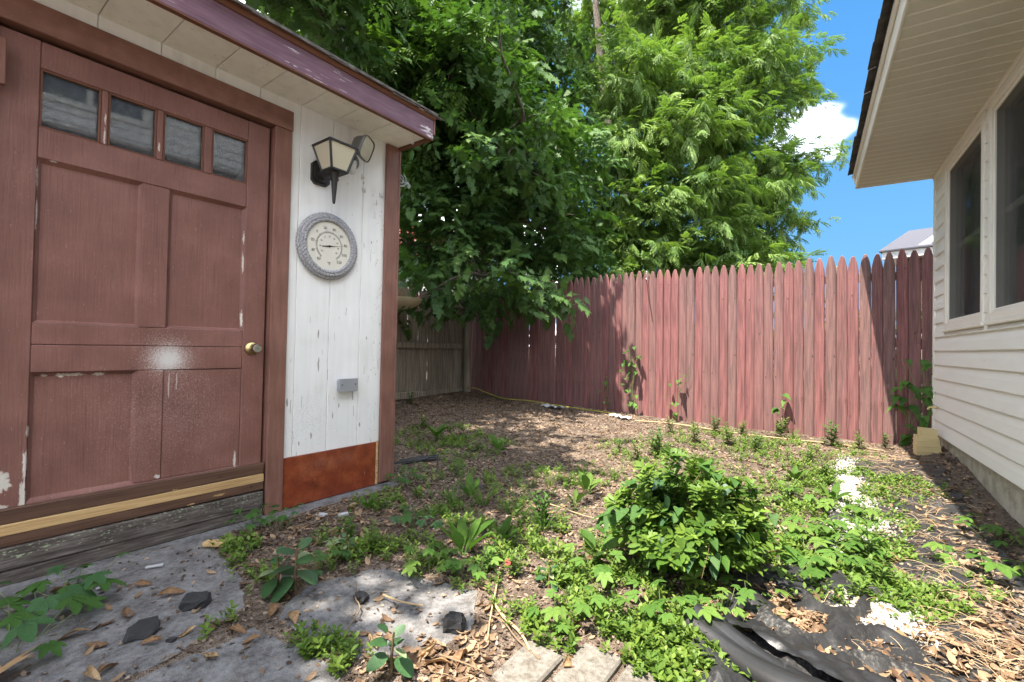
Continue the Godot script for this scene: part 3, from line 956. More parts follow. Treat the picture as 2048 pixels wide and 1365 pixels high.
	for course in 2:
		var x := -0.9 - course * 0.13
		while x < 1.95:
			var wide := rf(0.14, 0.24)
			mb = MB.new()
			var out := 0.352 - course * 0.06 + rf(-0.012, 0.008)
			mb.box(Vector3(x + wide * 0.5, 2.3485 + course * 0.034 + rf(-0.002, 0.003), out - 0.05), Vector3(minf(wide, 2.03 - x) - 0.004, 0.007, 0.12), 0.002, Basis(Vector3.RIGHT, pitch + rf(-0.05, 0.02)) * Basis(Vector3.BACK, rf(-0.012, 0.012)))
			part("shingle", mb, M.shingle_old, s)
			x += wide
	make_door(s)

func make_door(s: Node3D) -> void:
	var d := Node3D.new()
	d.name = "door"
	s.add_child(d)
	d.set_meta("label", "brown panelled door with four small panes along its top")
	var door_rect := Rect2(0.18, 0.14, 1.0, 1.9)
	var zf := -0.012
	var bars := [["stile", 0.206, 0.318, 0.15, 2.016], ["stile", 1.060, 1.166, 0.15, 2.016], ["rail", 0.319, 1.059, 1.914, 2.015], ["rail", 0.319, 1.059, 1.576, 1.692], ["rail", 0.319, 1.059, 0.874, 0.953], ["rail", 0.319, 1.059, 0.768, 0.8725], ["rail", 0.319, 1.059, 0.15, 0.284], ["mullion", 0.640, 0.737, 0.954, 1.575], ["mullion", 0.640, 0.734, 0.285, 0.767],
		["muntin", 0.496, 0.517, 1.693, 1.913], ["muntin", 0.683, 0.706, 1.693, 1.913], ["muntin", 0.867, 0.899, 1.693, 1.913]]
	for b in bars:
		var mb := MB.new()
		mb.uvr = door_rect
		mb.span(Vector3(b[1], b[3], -0.05), Vector3(b[2], b[4], zf), 0.003)
		part(b[0], mb, M.door, d)
	for p in [[0.319, 0.639, 0.954, 1.575, -0.030], [0.738, 1.059, 0.954, 1.575, -0.030], [0.319, 0.639, 0.285, 0.767, -0.030], [0.735, 1.059, 0.285, 0.767, -0.0165]]:
		var mb := MB.new()
		mb.uvr = door_rect
		mb.span(Vector3(p[0] + 0.001, p[2] + 0.001, -0.046), Vector3(p[1] - 0.001, p[3] - 0.001, p[4]), 0.001)
		part("panel", mb, M.door, d)
		if p[4] > -0.02:
			continue
		mb = MB.new()              # bevelled moulding round the sunk panel
		mb.uvr = door_rect
		var e := 0.013
		var o := [Vector3(p[0], p[2], zf - 0.002), Vector3(p[1], p[2], zf - 0.002), Vector3(p[1], p[3], zf - 0.002), Vector3(p[0], p[3], zf - 0.002)]
		var i := [Vector3(p[0] + e, p[2] + e, p[4] + 0.0005), Vector3(p[1] - e, p[2] + e, p[4] + 0.0005), Vector3(p[1] - e, p[3] - e, p[4] + 0.0005), Vector3(p[0] + e, p[3] - e, p[4] + 0.0005)]
		for k in 4:
			mb.face([o[k], o[(k + 1) % 4], i[(k + 1) % 4], i[k]], Vector3(0, 0, 1))
		part("panel_moulding", mb, M.door, d)
	for p in [[0.319, 0.495], [0.518, 0.682], [0.707, 0.866], [0.900, 1.059]]:
		var mb := MB.new()
		mb.span(Vector3(p[0] + 0.002, 1.694, -0.031), Vector3(p[1] - 0.002, 1.912, -0.028), 0.0)
		mb.span(Vector3(p[0] + 0.002, 1.694, -0.043), Vector3(p[1] - 0.002, 1.912, -0.040), 0.0)  # second sheet added behind the glass to strengthen its reflection
		part("pane", mb, M.dusty_glass, d)
		mb = MB.new()
		var q := 0.007
		mb.span(Vector3(p[0], 1.6925, -0.027), Vector3(p[1], 1.6925 + q, -0.016), 0.001)
		mb.span(Vector3(p[0], 1.9135 - q, -0.027), Vector3(p[1], 1.9135, -0.016), 0.001)
		mb.span(Vector3(p[0], 1.70, -0.027), Vector3(p[0] + q, 1.9063, -0.0162), 0.001)
		mb.span(Vector3(p[1] - q, 1.70, -0.027), Vector3(p[1], 1.9063, -0.0162), 0.001)
		part("glazing_bead", mb, M.drip, d)
	var kt := Transform3D(Basis(Vector3.RIGHT, PI / 2), Vector3(1.104, 0.868, -0.0118))
	var mb := MB.new()
	mb.lathe(PackedVector2Array([Vector2(0.0, 0.0), Vector2(0.034, 0.0), Vector2(0.033, 0.006), Vector2(0.026, 0.012), Vector2(0.016, 0.015), Vector2(0.013, 0.034)]), 28, kt)
	part("knob_rose", mb, M.brass, d)
	mb = MB.new()
	mb.lathe(PackedVector2Array([Vector2(0.013, 0.03), Vector2(0.021, 0.035), Vector2(0.0235, 0.045), Vector2(0.0225, 0.062), Vector2(0.0195, 0.066), Vector2(0.0185, 0.067), Vector2(0.0, 0.067)]), 28, kt)
	part("knob", mb, M.nickel, d)
	mb = MB.new()
	mb.box(Vector3(1.104, 0.868, 0.0555), Vector3(0.0015, 0.006, 0.001), 0.0)
	part("keyhole", mb, M.black_ink, d)
	mb = MB.new()
	mb.box(Vector3(1.172, 0.868, -0.03), Vector3(0.012, 0.012, 0.014), 0.002)
	part("latch_bolt", mb, M.nickel, d)

func make_shed_fittings() -> void:
	var f := shed_frame()
	# thermometer in a ring of rope
	var t := thing("wall_thermometer", "round dial thermometer framed in grey rope on the white shed wall", "thermometer", "", f * Transform3D(Basis(), Vector3(1.497, 1.458, 0.001)))
	for coil in [[0.1495, 0.024, 0.0115], [0.165, 0.021, 0.0125], [0.180, 0.013, 0.011]]:
		var rows := []
		var turns := 46 + int(coil[0] * 60)
		for k in 361:
			var a := TAU * k / 360.0
			var ring := []
			for m in 14:
				var b := TAU * m / 14.0
				var r: float = coil[2] * (1.0 + 0.13 * cos(3.0 * (b + a * turns / 3.0)))
				ring.append(Vector3(cos(a) * (coil[0] + r * cos(b)), sin(a) * (coil[0] + r * cos(b)), coil[1] + r * sin(b)))
			rows.append(ring)
		var mb := MB.new()
		mb.sheet(rows, true)
		part("rope_coil", mb, M.rope, t)
	var mb := MB.new()
	mb.lathe(PackedVector2Array([Vector2(0.0, 0.001), Vector2(0.155, 0.001), Vector2(0.155, 0.018), Vector2(0.140, 0.022)]), 48, Transform3D(Basis(Vector3.RIGHT, PI / 2), Vector3.ZERO))
	part("case", mb, M.silver_paint, t)
	mb = MB.new()
	mb.lathe(PackedVector2Array([Vector2(0.141, 0.0225), Vector2(0.0, 0.0235)]), 48, Transform3D(Basis(Vector3.RIGHT, PI / 2), Vector3.ZERO))
	var dial := part("dial", mb, M.dial, t)
	mb = MB.new()
	for k in 91:
		var a := deg_to_rad(232.0 - k * 284.0 / 90.0)
		var big := k % 10 == 0
		var ln := 0.012 if big else 0.007
		mb.box(Vector3(cos(a) * 0.081, sin(a) * 0.081, 0.0245), Vector3(ln, 0.0016 if big else 0.0009, 0.0006), 0.0, Basis(Vector3.BACK, a))
	for k in 90:
		var a := deg_to_rad(232.0 - (k + 0.5) * 284.0 / 90.0)
		mb.box(Vector3(cos(a) * 0.0765, sin(a) * 0.0765, 0.0244), Vector3(0.0008, 0.0044, 0.0006), 0.0, Basis(Vector3.BACK, a))
	part("scale_marks", mb, M.ink, dial)
	var font := SystemFont.new()
	font.font_names = PackedStringArray(["Droid Serif"])
	var writ := [["60", 232.0, 0.102], ["40", 200.4, 0.104], ["20", 168.9, 0.104], ["0", 137.3, 0.104], ["20", 105.8, 0.104], ["40", 74.2, 0.104], ["60", 42.7, 0.104], ["80", 11.1, 0.106], ["100", -20.4, 0.105], ["120", -52.0, 0.105], ["°F", 270.0, 0.098]]
	for k in 9:
		writ.append([["50", "40", "30", "20", "10", "0", "10", "20", "30"][8 - k], 216.0 - k * 31.5, -0.056])
	for q in writ:
		var tm := TextMesh.new()
		tm.text = q[0]
		tm.font = font
		tm.font_size = 32
		tm.pixel_size = 0.00062 if q[2] > 0 else 0.00034
		tm.depth = 0.0006
		tm.material = M.ink
		var a := deg_to_rad(q[1])
		piece("numeral", tm, dial, Transform3D(Basis(), Vector3(cos(a) * absf(q[2]), sin(a) * absf(q[2]), 0.0245)))
	mb = MB.new()
	var na := deg_to_rad(9.0)
	mb.prism(PackedVector2Array([Vector2(-0.045, -0.0035), Vector2(-0.034, -0.002), Vector2(0.0, -0.0045), Vector2(0.02, -0.0016), Vector2(0.082, 0.0), Vector2(0.02, 0.0016), Vector2(0.0, 0.0045), Vector2(-0.034, 0.002), Vector2(-0.045, 0.0035)]), 0.026, 0.027, Transform3D(Basis(Vector3.BACK, na), Vector3.ZERO))
	mb.lathe(PackedVector2Array([Vector2(0.006, 0.024), Vector2(0.006, 0.028), Vector2(0.0, 0.029)]), 16, Transform3D(Basis(Vector3.RIGHT, PI / 2), Vector3.ZERO))
	part("needle", mb, M.black_ink, t)
	# carriage lantern
	var l := thing("wall_lantern", "black carriage lantern with frosted panes on the white shed wall", "lantern", "", f * Transform3D(Basis(), Vector3(1.44, 1.86, 0.0)))
	mb = MB.new()
	var oct := PackedVector2Array()
	for p in [[-0.055, -0.045], [-0.055, 0.045], [-0.035, 0.065], [0.035, 0.065], [0.055, 0.045], [0.055, -0.045], [0.035, -0.065], [-0.035, -0.065]]:
		oct.append(Vector2(p[0], p[1]))
	mb.prism(oct, 0.0, 0.018)
	mb.prism(Transform2D(0, Vector2(0.8, 0.8), 0, Vector2.ZERO) * oct, 0.018, 0.028)
	part("back_plate", mb, M.black_metal, l)
	mb = MB.new()
	mb.tube([Vector3(0, -0.005, 0.02), Vector3(0, -0.012, 0.06), Vector3(0.0, -0.02, 0.10), Vector3(0, -0.03, 0.15)], [0.03, 0.024, 0.02, 0.02], 12)
	part("arm", mb, M.black_metal, l)
	mb = MB.new()
	mb.lathe(PackedVector2Array([Vector2(0.0, -0.195), Vector2(0.006, -0.193), Vector2(0.008, -0.18), Vector2(0.014, -0.11), Vector2(0.017, -0.07), Vector2(0.024, -0.062), Vector2(0.02, -0.05), Vector2(0.028, -0.04), Vector2(0.026, -0.028), Vector2(0.034, -0.022), Vector2(0.04, -0.018), Vector2(0.0, -0.016)]), 10, Transform3D(Basis(), Vector3(0, 0, 0.15)))
	part("finial", mb, M.black_metal, l)
	var top := 0.082
	var bot := 0.047
	var yt := 0.118
	var yb := -0.018
	var cz := 0.15
	var ct := []
	var cb := []
	for q in [[-1, -1], [1, -1], [1, 1], [-1, 1]]:
		ct.append(Vector3(q[0] * top, yt, cz + q[1] * top))
		cb.append(Vector3(q[0] * bot, yb, cz + q[1] * bot))
	for k in 4:
		var k1 := (k + 1) % 4
		for e in [[ct[k], ct[k1], "top_bar"], [cb[k], cb[k1], "bottom_bar"], [ct[k], cb[k], "corner_bar"]]:
			mb = MB.new()
			var a: Vector3 = e[0]
			var b: Vector3 = e[1]
			mb.box(Vector3.ZERO, Vector3(0.012, 0.012, a.distance_to(b) + 0.012), 0.002)
			piece(e[2], mb.mesh(M.black_metal), l, Transform3D(aim(b - a), (a + b) * 0.5))
		mb = MB.new()
		mb.face([ct[k] * 0.995 + Vector3(0, 0, cz * 0.005), ct[k1] * 0.995 + Vector3(0, 0, cz * 0.005), cb[k1], cb[k]], (ct[k] + ct[k1]) * 0.5 - Vector3(0, yt, cz))
		part("pane", mb, M.frosted, l)
	mb = MB.new()
	mb.span(Vector3(-bot - 0.004, yb - 0.006, cz - bot - 0.004), Vector3(bot + 0.004, yb - 0.0005, cz + bot + 0.004), 0.002)
	part("floor_plate", mb, M.black_metal, l)
	for k in 3:
		mb = MB.new()
		mb.lathe(PackedVector2Array([Vector2(0.004, 0.0), Vector2(0.004, 0.008), Vector2(0.0, 0.011)]), 8, Transform3D(Basis(), Vector3(-0.03 + k * 0.025, yt + 0.005, cz - top)))
		part("screw", mb, M.black_metal, l)
	# floodlight with its sensor
	var fl := thing("floodlight", "grey security floodlight tilted down beside the black lantern", "floodlight", "", f * Transform3D(Basis(), Vector3(1.64, 2.03, 0.0)))
	mb = MB.new()
	mb.lathe(PackedVector2Array([Vector2(0.0, 0.0), Vector2(0.05, 0.0), Vector2(0.05, 0.012), Vector2(0.03, 0.024), Vector2(0.0, 0.024)]), 24, Transform3D(Basis(Vector3.RIGHT, PI / 2), Vector3(0, -0.03, 0)))
	part("base", mb, M.grey_metal, fl)
	mb = MB.new()
	mb.tube([Vector3(-0.01, -0.02, 0.02), Vector3(-0.03, 0.0, 0.05), Vector3(-0.04, 0.02, 0.08)], [0.012, 0.012, 0.014], 10)
	part("knuckle", mb, M.grey_metal, fl)
	var hb := Transform3D(aim(Vector3(0.52, -0.36, 0.80), 1.2), Vector3(-0.03, 0.045, 0.075))
	var rim := []
	for k in 24:
		var a := TAU * k / 24.0
		rim.append(Vector3(signf(cos(a)) * pow(absf(cos(a)), 0.5) * 0.062, signf(sin(a)) * pow(absf(sin(a)), 0.5) * 0.052, 0))
	mb = MB.new()
	var rows := []
	for q in [[0.30, 0.0], [0.55, 0.004], [0.75, 0.02], [0.98, 0.055], [1.06, 0.058], [1.06, 0.07], [0.97, 0.071]]:
		var row := []
		for p in rim:
			row.append(hb * (p * float(q[0]) + Vector3(0, 0, q[1])))
		rows.append(row)
	mb.sheet(rows, true)
	mb.face(rows[0], hb.basis * Vector3(0, 0, -1))
	part("housing", mb, M.grey_metal, fl)
	mb = MB.new()
	var lens := []
	for p in rim:
		lens.append(hb * (p * 0.985 + Vector3(0, 0, 0.066)))
	mb.face(lens, hb.basis * Vector3(0, 0, 1))
	var lensp := part("lens", mb, M.lamp_glass, fl)
	mb = MB.new()
	for k in 9:
		mb.box(hb * Vector3(0, -0.042 + k * 0.0055, 0.0668), Vector3(0.098, 0.0024, 0.002), 0.0008, hb.basis)
	part("lens_rib", mb, M.lamp_glass, lensp)
	mb = MB.new()
	mb.lathe(PackedVector2Array([Vector2(0.0, 0.035), Vector2(0.017, 0.032), Vector2(0.02, 0.02), Vector2(0.02, -0.03), Vector2(0.016, -0.045), Vector2(0.0, -0.052)]), 18, Transform3D(Basis(Vector3.RIGHT, 0.2), Vector3(-0.02, -0.075, 0.05)))
	part("sensor", mb, M.white_metal, fl)
	mb = MB.new()
	mb.tube([Vector3(0.0, -0.03, 0.01), Vector3(-0.01, -0.045, 0.035), Vector3(-0.02, -0.05, 0.05)], [0.01, 0.01, 0.01], 8)
	part("sensor_arm", mb, M.grey_metal, fl)
	# junction box
	var jb := thing("junction_box", "small grey metal outlet box screwed low on the white shed wall", "outlet box", "", f * Transform3D(Basis(), Vector3(1.641, 0.656, 0.0)))
	mb = MB.new()
	mb.span(Vector3(-0.06, -0.036, 0.0), Vector3(0.06, 0.036, 0.03), 0.006)
	part("body", mb, M.steel_box, jb)
	mb = MB.new()
	mb.span(Vector3(-0.063, -0.039, 0.031), Vector3(0.063, 0.039, 0.035), 0.0015)
	part("cover", mb, M.steel_box, jb)
	for x in [-0.045, 0.045]:
		mb = MB.new()
		mb.lathe(PackedVector2Array([Vector2(0.0, 0.0385), Vector2(0.004, 0.0378), Vector2(0.005, 0.0352)]), 10, Transform3D(Basis(Vector3.RIGHT, PI / 2), Vector3(x, 0.004, 0)))
		part("screw", mb, M.grey_metal, jb)
	# hooks and clips
	var sc := thing("scroll_bracket", "grey scrolled iron plant bracket on the far corner of the shed", "bracket", "", f * Transform3D(Basis(), Vector3(2.004, 2.02, -0.035)))
	mb = MB.new()
	mb.span(Vector3(0.0, -0.10, -0.01), Vector3(0.005, 0.07, 0.01), 0.001)
	part("mounting_strip", mb, M.silver_paint, sc)
	mb = MB.new()
	var path := []
	var rad := []
	for k in 60:
		var a := k * 0.21
		var r := 0.008 + 0.0035 * a
		path.append(Vector3(0.042 + cos(a + 1.2) * r, 0.0 + sin(a + 1.2) * r, 0))
		rad.append(0.0042)
	mb.tube(path, rad, 6)
	part("scroll", mb, M.silver_paint, sc)
	mb = MB.new()
	path = []
	rad = []
	for k in 36:
		var u := k / 35.0
		path.append(Vector3(0.004 + 0.10 * u + 0.012 * sin(u * 9.0), 0.058 - 0.095 * u + (0.028 * sin((u - 0.8) * 16.0) if u > 0.8 else 0.0), 0))
		rad.append(0.0042)
	for k in 12:
		var a := -2.2 + k * 0.42
		path.append(Vector3(0.112 + cos(a) * 0.014, -0.022 + sin(a) * 0.014, 0))
		rad.append(0.0042)
	mb.tube(path, rad, 6)
	part("arm", mb, M.silver_paint, sc)
	mb = MB.new()
	path = []
	rad = []
	for k in 20:
		var u := k / 19.0
		path.append(Vector3(0, -0.055 * minf(u * 1.6, 1.0), 0) if u < 0.62 else Vector3(-0.008 + 0.008 * cos((u - 0.62) * 8.0), -0.055 - 0.008 * sin((u - 0.62) * 8.0), 0))
		rad.append(0.0025)
	for k in path.size():
		path[k] = f * (path[k] + Vector3(1.90, 2.199, 0.255))
	mb.tube(path, rad, 6)
	single("cup_hook", "small white wire hook hanging under the end of the shed eave", "hook", mb, M.white_metal)
	for q in [[1.733, 1.853, "white cable clip on a groove of the white shed wall"], [1.862, 1.857, "white cable clip against the brown corner board of the shed"]]:
		mb = MB.new()
		mb.box(f * Vector3(q[0], q[1], 0.005), Vector3(0.008, 0.026, 0.026), 0.002)
		mb.box(f * Vector3(q[0], q[1] - 0.002, 0.012), Vector3(0.008, 0.012, 0.014), 0.002)
		single("cable_clip", q[2], "clip", mb, M.white_metal)

# ------------------------------------------------------------------ house
func lap(mb: MB, x0: float, x1: float, y: float, h: float, z := 0.0) -> void:   # one lapped siding board
	mb.prism(PackedVector2Array([Vector2(-0.004, y), Vector2(0.018, y), Vector2(0.0205, y + 0.004), Vector2(0.014, y + h * 0.55), Vector2(0.003, y + h + 0.004), Vector2(-0.004, y + h + 0.004)]), -x1, -x0, Transform3D(Basis(Vector3(0, 0, 1), Vector3(0, 1, 0), Vector3(-1, 0, 0)), Vector3(0, 0, z)))

func make_house() -> void:
	var a := deg_to_rad(HOUSE_TURN)
	var h := thing("house", "cream clapboard house with a wide white soffit and screened windows", "house", "", Transform3D(Basis(Vector3(sin(a), 0, cos(a)), Vector3.UP, Vector3(-cos(a), 0, sin(a))), Vector3(0.535, 0, -5.40)))
	var mb := MB.new()
	mb.span(Vector3(0.02, -0.4, -0.24), Vector3(7.5, 0.268, -0.018), 0.008)
	part("foundation", mb, M.foundation, h)
	mb = MB.new()
	mb.span(Vector3(0.0, -0.4, -6.0), Vector3(0.018, 0.268, -0.03), 0.004)
	part("foundation", mb, M.foundation, h)
	# courses of siding, cut where the windows stand
	var wins := [[0.40, 1.40], [1.475, 2.75], [3.6, 4.6]]
	var wy0 := 1.115
	var wy1 := 2.425
	var y := 0.25
	var step := 0.1155
	while y < 2.44:
		var hh := minf(step, 2.455 - y)
		var cuts := [[0.045, 7.5]]
		if y + hh > wy0 + 0.02 and y < wy1 - 0.02:
			cuts = [[0.045, 0.40], [1.40, 1.475], [2.75, 3.6], [4.6, 7.5]]
		for c in cuts:
			mb = MB.new()
			lap(mb, c[0] + 0.001, c[1] - 0.001, y, hh)
			part("siding_board", mb, M.vinyl, h)
		if cuts.size() > 1 and y < wy0 - 0.03:          # the course that is notched under the sills
			for w in wins:
				mb = MB.new()
				lap(mb, w[0], w[1], y, wy0 - 0.030 - y)
				part("siding_board", mb, M.vinyl, h)
		y += step
	mb = MB.new()
	mb.span(Vector3(-0.012, 0.24, -0.05), Vector3(0.044, 2.455, 0.02), 0.004)
	part("corner_post", mb, M.trim, h)
	mb = MB.new()
	mb.span(Vector3(-0.012, 0.24, -6.0), Vector3(0.012, 3.6, -0.051), 0.003)
	part("end_wall", mb, M.vinyl, h)
	# wall behind the siding, open at the windows
	var spans := [[0.013, 0.44], [1.36, 1.515], [2.71, 3.64], [4.56, 7.5]]
	for s in spans:
		mb = MB.new()
		mb.span(Vector3(s[0], wy0 + 0.04, -0.12), Vector3(s[1], wy1 - 0.04, -0.005), 0.0)
		part("inner_wall", mb, M.inside, h)
	for s in [[0.27, wy0 + 0.039], [wy1 - 0.039, 2.6]]:
		mb = MB.new()
		mb.span(Vector3(0.013, s[0], -0.12), Vector3(7.5, s[1], -0.005), 0.0)
		part("inner_wall", mb, M.inside, h)
	mb = MB.new()
	mb.span(Vector3(0.013, 0.27, -3.0), Vector3(7.5, 0.30, -0.121), 0.0)
	mb.span(Vector3(0.013, 2.56, -3.0), Vector3(7.5, 2.60, -0.121), 0.0)
	mb.span(Vector3(0.013, 0.3, -3.0), Vector3(7.5, 2.559, -2.95), 0.0)
	mb.span(Vector3(7.45, 0.3, -2.949), Vector3(7.5, 2.559, -0.121), 0.0)
	part("room_shell", mb, M.inside, h)
	for w in wins:
		var win := Node3D.new()
		win.name = "window"
		h.add_child(win, true)
		win.set_meta("label", "white framed window with a dark insect screen")
		for b in [[w[0], wy0, w[0] + 0.055, wy1], [w[1] - 0.055, wy0, w[1], wy1], [w[0] + 0.056, wy1 - 0.055, w[1] - 0.056, wy1], [w[0] + 0.056, wy0, w[1] - 0.056, wy0 + 0.05]]:
			mb = MB.new()
			mb.span(Vector3(b[0], b[1], -0.06), Vector3(b[2], b[3], 0.024), 0.004)
			part("frame_bar", mb, M.trim, win)
		mb = MB.new()
		mb.span(Vector3(w[0] - 0.01, wy0 - 0.024, -0.01), Vector3(w[1] + 0.01, wy0 - 0.001, 0.036), 0.004)
		part("window_sill", mb, M.trim, win)
		for b in [[w[0] + 0.056, wy0 + 0.051, w[0] + 0.074, wy1 - 0.056], [w[1] - 0.074, wy0 + 0.051, w[1] - 0.056, wy1 - 0.056], [w[0] + 0.075, wy1 - 0.076, w[1] - 0.075, wy1 - 0.056], [w[0] + 0.075, wy0 + 0.051, w[1] - 0.075, wy0 + 0.071]]:
			mb = MB.new()
			mb.span(Vector3(b[0], b[1], -0.04), Vector3(b[2], b[3], 0.012), 0.003)
			part("sash_bar", mb, M.trim, win)
		mb = MB.new()
		mb.face([Vector3(w[0] + 0.074, wy0 + 0.071, 0.002), Vector3(w[1] - 0.074, wy0 + 0.071, 0.002), Vector3(w[1] - 0.074, wy1 - 0.076, 0.002), Vector3(w[0] + 0.074, wy1 - 0.076, 0.002)], Vector3(0, 0, 1))
		part("screen", mb, M.screen, win)
		mb = MB.new()
		mb.span(Vector3(w[0] + 0.06, wy0 + 0.055, -0.035), Vector3(w[1] - 0.06, wy1 - 0.06, -0.031), 0.0)
		part("pane", mb, M.glass, win)
		mb = MB.new()
		mb.span(Vector3(w[0] + 0.06, 1.74, -0.055), Vector3(w[1] - 0.06, 1.775, -0.037), 0.003)
		part("meeting_rail", mb, M.trim, win)
		var rows := []
		for r in 2:
			var row := []
			for k in 81:
				var u := k / 80.0
				row.append(Vector3(lerpf(w[0], w[1], u), [1.0, 2.45][r], -0.17 + 0.022 * sin(u * 52.0) + 0.01 * sin(u * 19.0 + 1.0)))
			rows.append(row)
		mb = MB.new()
		mb.sheet(rows)
		part("curtain", mb, M.curtain, win)
	# eave
	mb = MB.new()
	mb.span(Vector3(0.0, 2.427, 0.0), Vector3(7.5, 2.458, 0.03), 0.004)
	part("frieze", mb, M.trim, h)
	var k2 := 0
	while k2 < 46:
		var x := 0.006 + k2 * 0.1
		mb = MB.new()
		mb.span(Vector3(x + 0.001, 2.461, 0.002), Vector3(x + 0.0995, 2.468, 0.558), 0.001)
		for rib in 6:
			mb.span(Vector3(x + 0.022 + rib * 0.0125, 2.4594, 0.004), Vector3(x + 0.028 + rib * 0.0125, 2.4608, 0.552), 0.0005)
		var board := part("soffit_board", mb, M.perforated, h)
		mb = MB.new()
		mb.span(Vector3(x + 0.002, 2.4565, 0.003), Vector3(x + 0.017, 2.4608, 0.557), 0.002)
		part("smooth_rib", mb, M.trim, board)
		k2 += 1
	mb = MB.new()
	mb.span(Vector3(0.0, 2.4695, 0.0), Vector3(7.5, 2.48, 0.56), 0.0)
	part("soffit_backing", mb, M.trim, h)
	mb = MB.new()
	mb.span(Vector3(0.0, 2.445, 0.5605), Vector3(7.5, 2.575, 0.573), 0.003)
	part("fascia", mb, M.trim, h)
	mb = MB.new()
	mb.prism(PackedVector2Array([Vector2(0.0, 2.449), Vector2(0.56, 2.449), Vector2(0.60, 2.575), Vector2(0.0, 2.80)]), -0.002, 0.012, Transform3D(Basis(Vector3(0, 0, 1), Vector3(0, 1, 0), Vector3(-1, 0, 0)), Vector3(-0.0005, 0, 0)))
	part("eave_end", mb, M.trim, h)
	mb = MB.new()
	mb.span(Vector3(0.0, 2.555, 0.5735), Vector3(7.5, 2.59, 0.592), 0.003)
	part("drip_edge", mb, M.trim, h)
	var t := Transform3D(Basis(Vector3(0, 0, 1), Vector3(0, 1, 0), Vector3(-1, 0, 0)), Vector3.ZERO)
	mb = MB.new()
	mb.prism(PackedVector2Array([Vector2(0.60, 2.592), Vector2(0.60, 2.602), Vector2(-4.0, 4.215), Vector2(-4.0, 4.18), Vector2(0.0, 2.775)]), -7.5, 0.02, t)
	part("roof", mb, M.shingle, h)
	for course in 3:
		var x := -0.022 - course * 0.11
		while x < 4.6:
			var wide := rf(0.2, 0.32)
			var x0 := maxf(x, -0.022)
			if x + wide - x0 > 0.02:
				mb = MB.new()
				mb.box(Vector3((x0 + x + wide) * 0.5, 2.612 + course * 0.052 + rf(-0.002, 0.003), 0.565 - course * 0.14 + rf(-0.008, 0.006)), Vector3(x + wide - x0 - 0.004, 0.008, 0.15), 0.002, Basis(Vector3.RIGHT, 0.336 + rf(-0.05, 0.02)) * Basis(Vector3.BACK, rf(-0.008, 0.008)))
				part("shingle", mb, M.shingle, h)
			x += wide
	# upper storey, out of view, which the shed's panes mirror
	var yy := 3.3
	while yy < 5.6:
		for c in ([[1.0, 3.55], [4.75, 7.5]] if yy > 3.62 and yy < 4.7 else [[1.0, 7.5]]):
			mb = MB.new()
			lap(mb, c[0], c[1], yy, step, -1.62)
			part("siding_board", mb, M.vinyl, h)
		yy += step
	mb = MB.new()
	mb.span(Vector3(1.0, 3.2, -4.5), Vector3(7.5, 5.7, -1.63), 0.01)
	part("upper_wall", mb, M.inside, h)
	for b in [[3.55, 3.62, 3.64, 4.73], [4.66, 3.62, 4.75, 4.73], [3.64, 4.65, 4.66, 4.73], [3.64, 3.62, 4.66, 3.69], [4.12, 3.69, 4.17, 4.65]]:
		mb = MB.new()
		mb.span(Vector3(b[0], b[1], -1.64), Vector3(b[2] , b[3], -1.585), 0.003)
		part("upper_window_bar", mb, M.trim, h)
	mb = MB.new()
	mb.span(Vector3(3.64, 3.69, -1.628), Vector3(4.66, 4.65, -1.62), 0.0)
	part("upper_pane", mb, M.glass, h)
	mb = MB.new()
	mb.prism(PackedVector2Array([Vector2(-1.2, 5.68), Vector2(-1.2, 5.76), Vector2(-3.0, 6.6), Vector2(-4.9, 5.76), Vector2(-4.9, 5.68)]), -7.6, -0.7, t)
	part("upper_roof", mb, M.shingle, h)
	# tap
	var tp := thing("garden_tap", "small weathered tap sticking out of the cream siding near the fence", "tap", "", h.transform * Transform3D(Basis(), Vector3(0.16, 0.47, 0.012)))
	mb = MB.new()
	mb.tube([Vector3(0, 0, 0), Vector3(-0.01, 0.004, 0.03), Vector3(-0.02, -0.002, 0.05), Vector3(-0.022, -0.02, 0.058)], [0.009, 0.008, 0.008, 0.009], 10)
	part("spout", mb, M.brass, tp)
	mb = MB.new()
	mb.lathe(PackedVector2Array([Vector2(0.0, 0.0), Vector2(0.014, 0.0), Vector2(0.014, 0.006), Vector2(0.0, 0.006)]), 6, Transform3D(Basis(), Vector3(-0.012, 0.022, 0.032)))
	mb.tube([Vector3(-0.012, 0.004, 0.032), Vector3(-0.012, 0.024, 0.032)], [0.004, 0.004], 6)
	part("handle", mb, M.grey_metal, tp)

# ------------------------------------------------------------------ fences
func picket_outline(w: float, l: float, flat_top: float) -> PackedVector2Array:
	var p := PackedVector2Array([Vector2(-w / 2, 0), Vector2(w / 2, 0), Vector2(w / 2, l - 0.15)])
	for q in [[0.90, 0.110], [0.68, 0.060], [0.42, 0.018]]:
		p.append(Vector2(w / 2 * q[0], l - q[1]))
	p.append(Vector2(flat_top, l))
	p.append(Vector2(-flat_top, l))
	for q in [[0.42, 0.018], [0.68, 0.060], [0.90, 0.110]]:
		p.append(Vector2(-w / 2 * q[0], l - q[1]))
	p.append(Vector2(-w / 2, l - 0.15))
	return p

